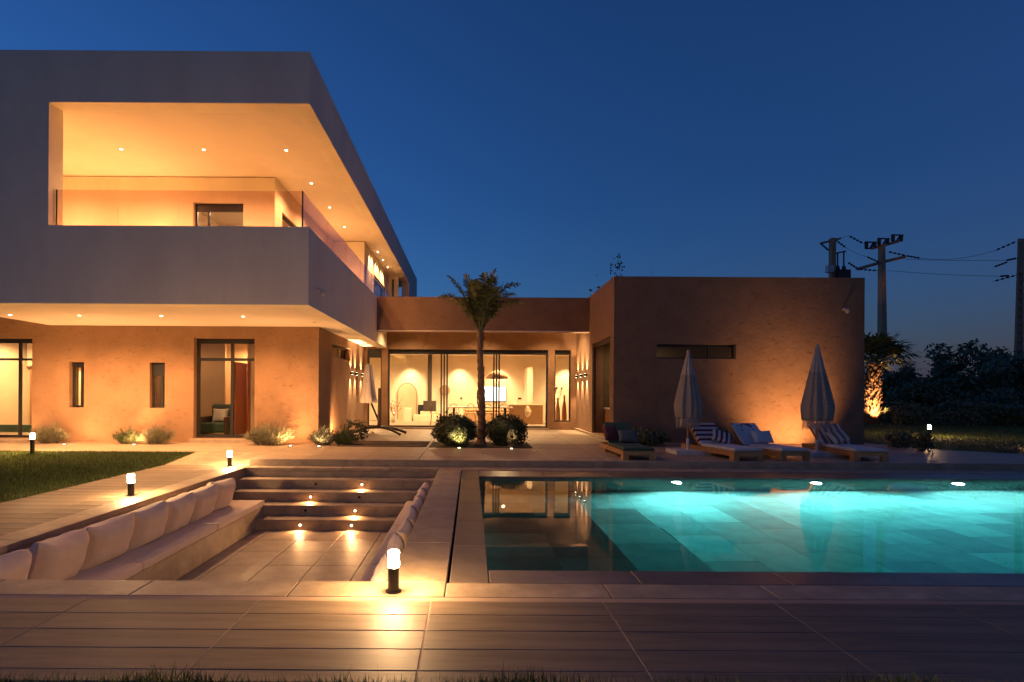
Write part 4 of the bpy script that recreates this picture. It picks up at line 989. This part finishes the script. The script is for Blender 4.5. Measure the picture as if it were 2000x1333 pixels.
u = build('uplight', MB().lathe([(.07, 0), (.07, .05), (.05, .06)], (FX-.25, FY-1.0, .13), 12), 'black', fp)
light('SPOT', 'uplight_lamp', (FX-.25, FY-1.0, .22), 420, WARM, u, (FX+.05, FY-.2, 1.25), .03, 62, .7)

def tree(label, p, h, cr, n, size, name='leafy_tree', group='trees beyond the lawn', m='treeleaf', lean=0, clumps=9):
    t = thing(name, label, 'tree', p, 0, group); x, y, z = p
    b = MB(); b.tube([(x, y, z-.1), (x+lean*.4, y, z+h*.45), (x+lean, y, z+h*.8)], [.02*h+.03, .015*h+.02, .02], 8)
    Vs, Ts, o = [], [], 0
    for k in range(clumps):
        a = rng.uniform(0, 6.28); q = rng.uniform(.1, .85); cz = z + h*rng.uniform(.42, .92)
        c = (x+lean*.7+cr[0]*q*math.cos(a), y+cr[1]*q*math.sin(a), cz)
        b.tube([(x+lean*.3, y, z+h*.4), c], [.03, .01], 5)
        P, N = blob(n//clumps, c, (cr[0]*.45, cr[1]*.45, h*.16), .3, .2)
        V, T = leaves(P-np.array(p), N, size, .5, .9); Vs.append(V); Ts.append(T+o); o += len(V)
    np_mesh('crown', np.concatenate(Vs), np.concatenate(Ts), m, t)
    build('trunk', b, 'twig', t)
def treepx(px, ytop, D, w, label, n=1700, size=.16, **k):
    top = on_y(px, ytop, D); tree(label, (top.x, D, .1), top.z-.1, (w, w*.8), n, size, **k)
treepx(1765, 722, 33, 1.7, 'dark tree right behind the fan palm crown')
treepx(1800, 745, 30, 1.6, 'low dark tree right of the fan palm trunk')
treepx(1835, 675, 38, 2.0, 'wind bent tree left of the brick chimney', lean=1.2)
treepx(1900, 712, 32, 1.9, 'dark tree just right of the brick chimney')
treepx(1935, 688, 36, 2.2, 'taller dark tree between chimney and lattice pole')
treepx(1985, 698, 33, 2.2, 'dark tree at the foot of the lattice pole')
treepx(2040, 705, 34, 2.4, 'dark tree cut by the right picture edge')
treepx(1735, 750, 36, 1.8, 'dark tree seen under the fan palm crown')
tp_ = on_y(1190, 508, 29.5); tree('olive tree showing above the right wing roof corner', (tp_.x, 29.5, .1), tp_.z, (1.0, .9), 800, .11, name='olive_tree', group=None, clumps=12)
tp_ = on_y(1268, 520, 33); tree('thin treetop showing above the right wing roof', (tp_.x, 33, .1), tp_.z-.1, (.5, .5), 160, .10, name='thin_tree', group=None, clumps=5)
for k, (px, D, w, h) in enumerate(((1735, 27.5, 1.0, 1.1), (1775, 25.5, 1.1, .9), (1850, 29, 1.2, 1.3), (1900, 25, 1.3, 1.0), (1945, 27, 1.4, 1.5), (1990, 24.5, 1.3, 1.0), (2040, 26, 1.3, 1.5))):
    x = (px-920)*D/F
    shrub('garden_shrub', 'dark shrub in the bed behind the lawn, %s from the fan palm' % nm[k], 'shrub', (x, D, .13), (w, .8, h*.55), 1300, .09, 'treeleaf', 'shrubs along the garden wall', lump=.35)

# ================================================================== BEYOND THE GARDEN
gw = thing('garden_wall', 'low terracotta garden wall behind the dark shrubs', 'wall', (33, 40, .0))
for k in range(9):
    x = 17+k*5
    build('wall_panel', MB().box(x, x+4.6, 40, 40.25, 0, 2.15), 'gardenwall', gw); build('pier', MB().box(x+4.6, x+5, 39.93, 40.32, 0, 2.35), 'gardenwall', gw)
    build('coping', MB().box(x, x+4.6, 39.95, 40.3, 2.15, 2.22), 'gardenwall', gw)
nh = thing('neighbour_house', 'low reddish neighbour house with a capped chimney among the trees', 'house', (43, 52, 0))
build('wall', MB().box(36.5, 58, 50, 58, 0, 3.0), 'gardenwall', nh)
c_ = on_y(1866, 690, 49.0)
rf = build('roof', MB().box(36.2, 58.3, 49.7, 58.3, 3.0, 3.25), 'gardenwall', nh)
build('chimney', MB().box(c_.x-.35, c_.x+.35, 50.2, 50.9, 3.25, c_.z-.35).box(c_.x-.5, c_.x+.5, 50.05, 51.05, c_.z-.35, c_.z-.25).add([(c_.x-.5,50.05,c_.z-.25),(c_.x+.5,50.05,c_.z-.25),(c_.x+.5,51.05,c_.z-.25),(c_.x-.5,51.05,c_.z-.25),(c_.x,50.55,c_.z+.1)], [(0,1,4),(1,2,4),(2,3,4),(3,0,4)]), 'gardenwall', rf)
# utility poles
def string(b, a, c, n=4):                                   # insulator string
    a, c = Vector(a), Vector(c); b.tube([a, c], .02, 5)
    for k in range(n): q = a.lerp(c, (k+.7)/(n+.4)); b.tube([q-(c-a).normalized()*.06, q+(c-a).normalized()*.06], [.07, .05], 8)
PD = 36.0
def Q(px, py, D=PD): return on_y(px, py, D)
up_ = thing('utility_pole', 'concrete pole with double crossarm and switchgear right of the villa', 'utility pole', (Q(1723, 770).x, PD, 0))
t_ = Q(1722, 478); b0 = Q(1724, 800)
build('pole', MB().add([(b0.x-.19,PD-.3,-.2),(b0.x+.19,PD-.3,-.2),(b0.x+.19,PD+.3,-.2),(b0.x-.19,PD+.3,-.2),(t_.x-.13,PD-.15,t_.z),(t_.x+.13,PD-.15,t_.z),(t_.x+.13,PD+.15,t_.z),(t_.x-.13,PD+.15,t_.z)], [(0,3,2,1),(4,5,6,7),(0,1,5,4),(1,2,6,5),(2,3,7,6),(3,0,4,7)]), 'concrete', up_)
build('crossarm', MB().tube([Q(1701, 486), Q(1755, 472)], .09, 4), 'concrete', up_); build('crossarm', MB().tube([Q(1674, 526), Q(1724, 512), Q(1768, 502)], .1, 4), 'concrete', up_)
for (ax, ay) in ((1692, 473), (1717, 466), (1744, 459)):
    sw = MB(); 
    for dx in (0, 16): sw.tube([Q(ax+dx, ay), Q(ax+dx, ay+12)], [.12, .10], 8)
    sw.tube([Q(ax-2, ay), Q(ax+20, ay+1)], .05, 5).tube([Q(ax-2, ay+13), Q(ax+18, ay+12)], .05, 5).tube([Q(ax+8, ay+11), Q(ax+15, ay+1)], .06, 5)
    build('switch_unit', sw, 'insul', up_)
for a, c in (((1734, 492), (1770, 500)), ((1770, 500), (1798, 505)), ((1693, 502), (1718, 513)), ((1676, 526), (1714, 529)), ((1656, 513), (1676, 526)), ((1658, 461), (1686, 476))):
    s_ = MB(); string(s_, Q(*a), Q(*c)); build('insulator', s_, 'insul', up_)
up2 = thing('utility_pole', 'pole with transformer and pale box rising behind the right wing roof', 'utility pole', (Q(1625, 770).x, PD, 0))
t_ = Q(1626, 466)
build('pole', MB().box(t_.x-.15, t_.x+.15, PD-.15, PD+.15, -.2, t_.z), 'concrete', up2)
build('meter_box', MB().cbox(Q(1612, 0).x, Q(1623, 0).x, PD-.45, PD-.152, Q(0, 522).z-.1, Q(0, 508).z-.1, .02), 'greybox', up2)
tf = MB()
for px in (1636, 1648): tf.tube([Q(px, 493), Q(px, 520)], .05, 6).tube([Q(px, 520), Q(px, 530)], [.1, .16], 8)
tf.box(Q(1632, 0).x, Q(1655, 0).x, PD-.5, PD+.4, Q(1640, 548).z, Q(1640, 530).z).tube([Q(1630, 496), Q(1652, 491)], .05, 5)
build('transformer', tf, 'insul', up2)
build('crossarm', MB().tube([Q(1602, 476), Q(1642, 466)], .07, 4), 'concrete', up2)
for a, c in (((1603, 476), (1619, 490)), ((1630, 468), (1652, 484))):
    s_ = MB(); string(s_, Q(*a), Q(*c)); build('insulator', s_, 'insul', up2)
up3 = thing('utility_pole', 'tall lattice sided pole at the right picture edge', 'utility pole', (Q(1990, 770).x, PD, 0))
t_ = Q(1994, 467); bz = Q(1988, 770)
lat = MB()
for sx, bx_ in ((-.15, -.30), (.15, .30)):
    lat.tube([(bz.x+bx_, PD, -.2), (t_.x+sx, PD, t_.z)], [.10, .07], 4)
lat.box(t_.x-.15, t_.x+.15, PD-.08, PD+.08, t_.z-2.3, t_.z).add([(bz.x-.29,PD+.03,-.2),(bz.x+.29,PD+.03,-.2),(t_.x+.14,PD+.03,t_.z),(t_.x-.14,PD+.03,t_.z)], [(0,1,2,3)])
for k in range(17):
    f = k/20; z = f*(t_.z-.5); w_ = .30-.15*f; xc = bz.x+(t_.x-bz.x)*f; lat.box(xc-w_, xc+w_, PD-.06, PD+.06, z, z+.16)
build('pole', lat, 'concrete', up3)
for a, c in (((1985, 472), (1943, 490)), ((1985, 505), (1965, 509)), ((1968, 512), (1941, 522)), ((1970, 539), (1953, 540)), ((1985, 538), (1940, 550))):
    s_ = MB(); string(s_, Q(*a), Q(*c)); build('insulator', s_, 'insul', up3)
for (a, c, sag, lab) in (((1798, 505), (1943, 490), 8, 'upper wire between the crossarm pole and the lattice pole'), ((1768, 507), (1965, 509), 1, 'middle wire between the crossarm pole and the lattice pole'),
                         ((1735, 529), (1953, 540), 2, 'lower wire between the crossarm pole and the lattice pole'), ((1652, 484), (1693, 502), 2, 'short wire between transformer pole and crossarm pole'),
                         ((1630, 468), (1658, 461), 0, 'top jumper wire beside the transformer pole'), ((1740, 752), (1870, 752), 1, 'low far wire crossing above the garden trees')):
    pts = [Q(a[0]+(c[0]-a[0])*f, a[1]+(c[1]-a[1])*f + sag*4*f*(1-f)) for f in np.linspace(0, 1, 9)]
    tag(build('power_line', MB().tube(pts, .012, 4), 'wire', origin=pts[0]), lab, 'wire', 'overhead wires')
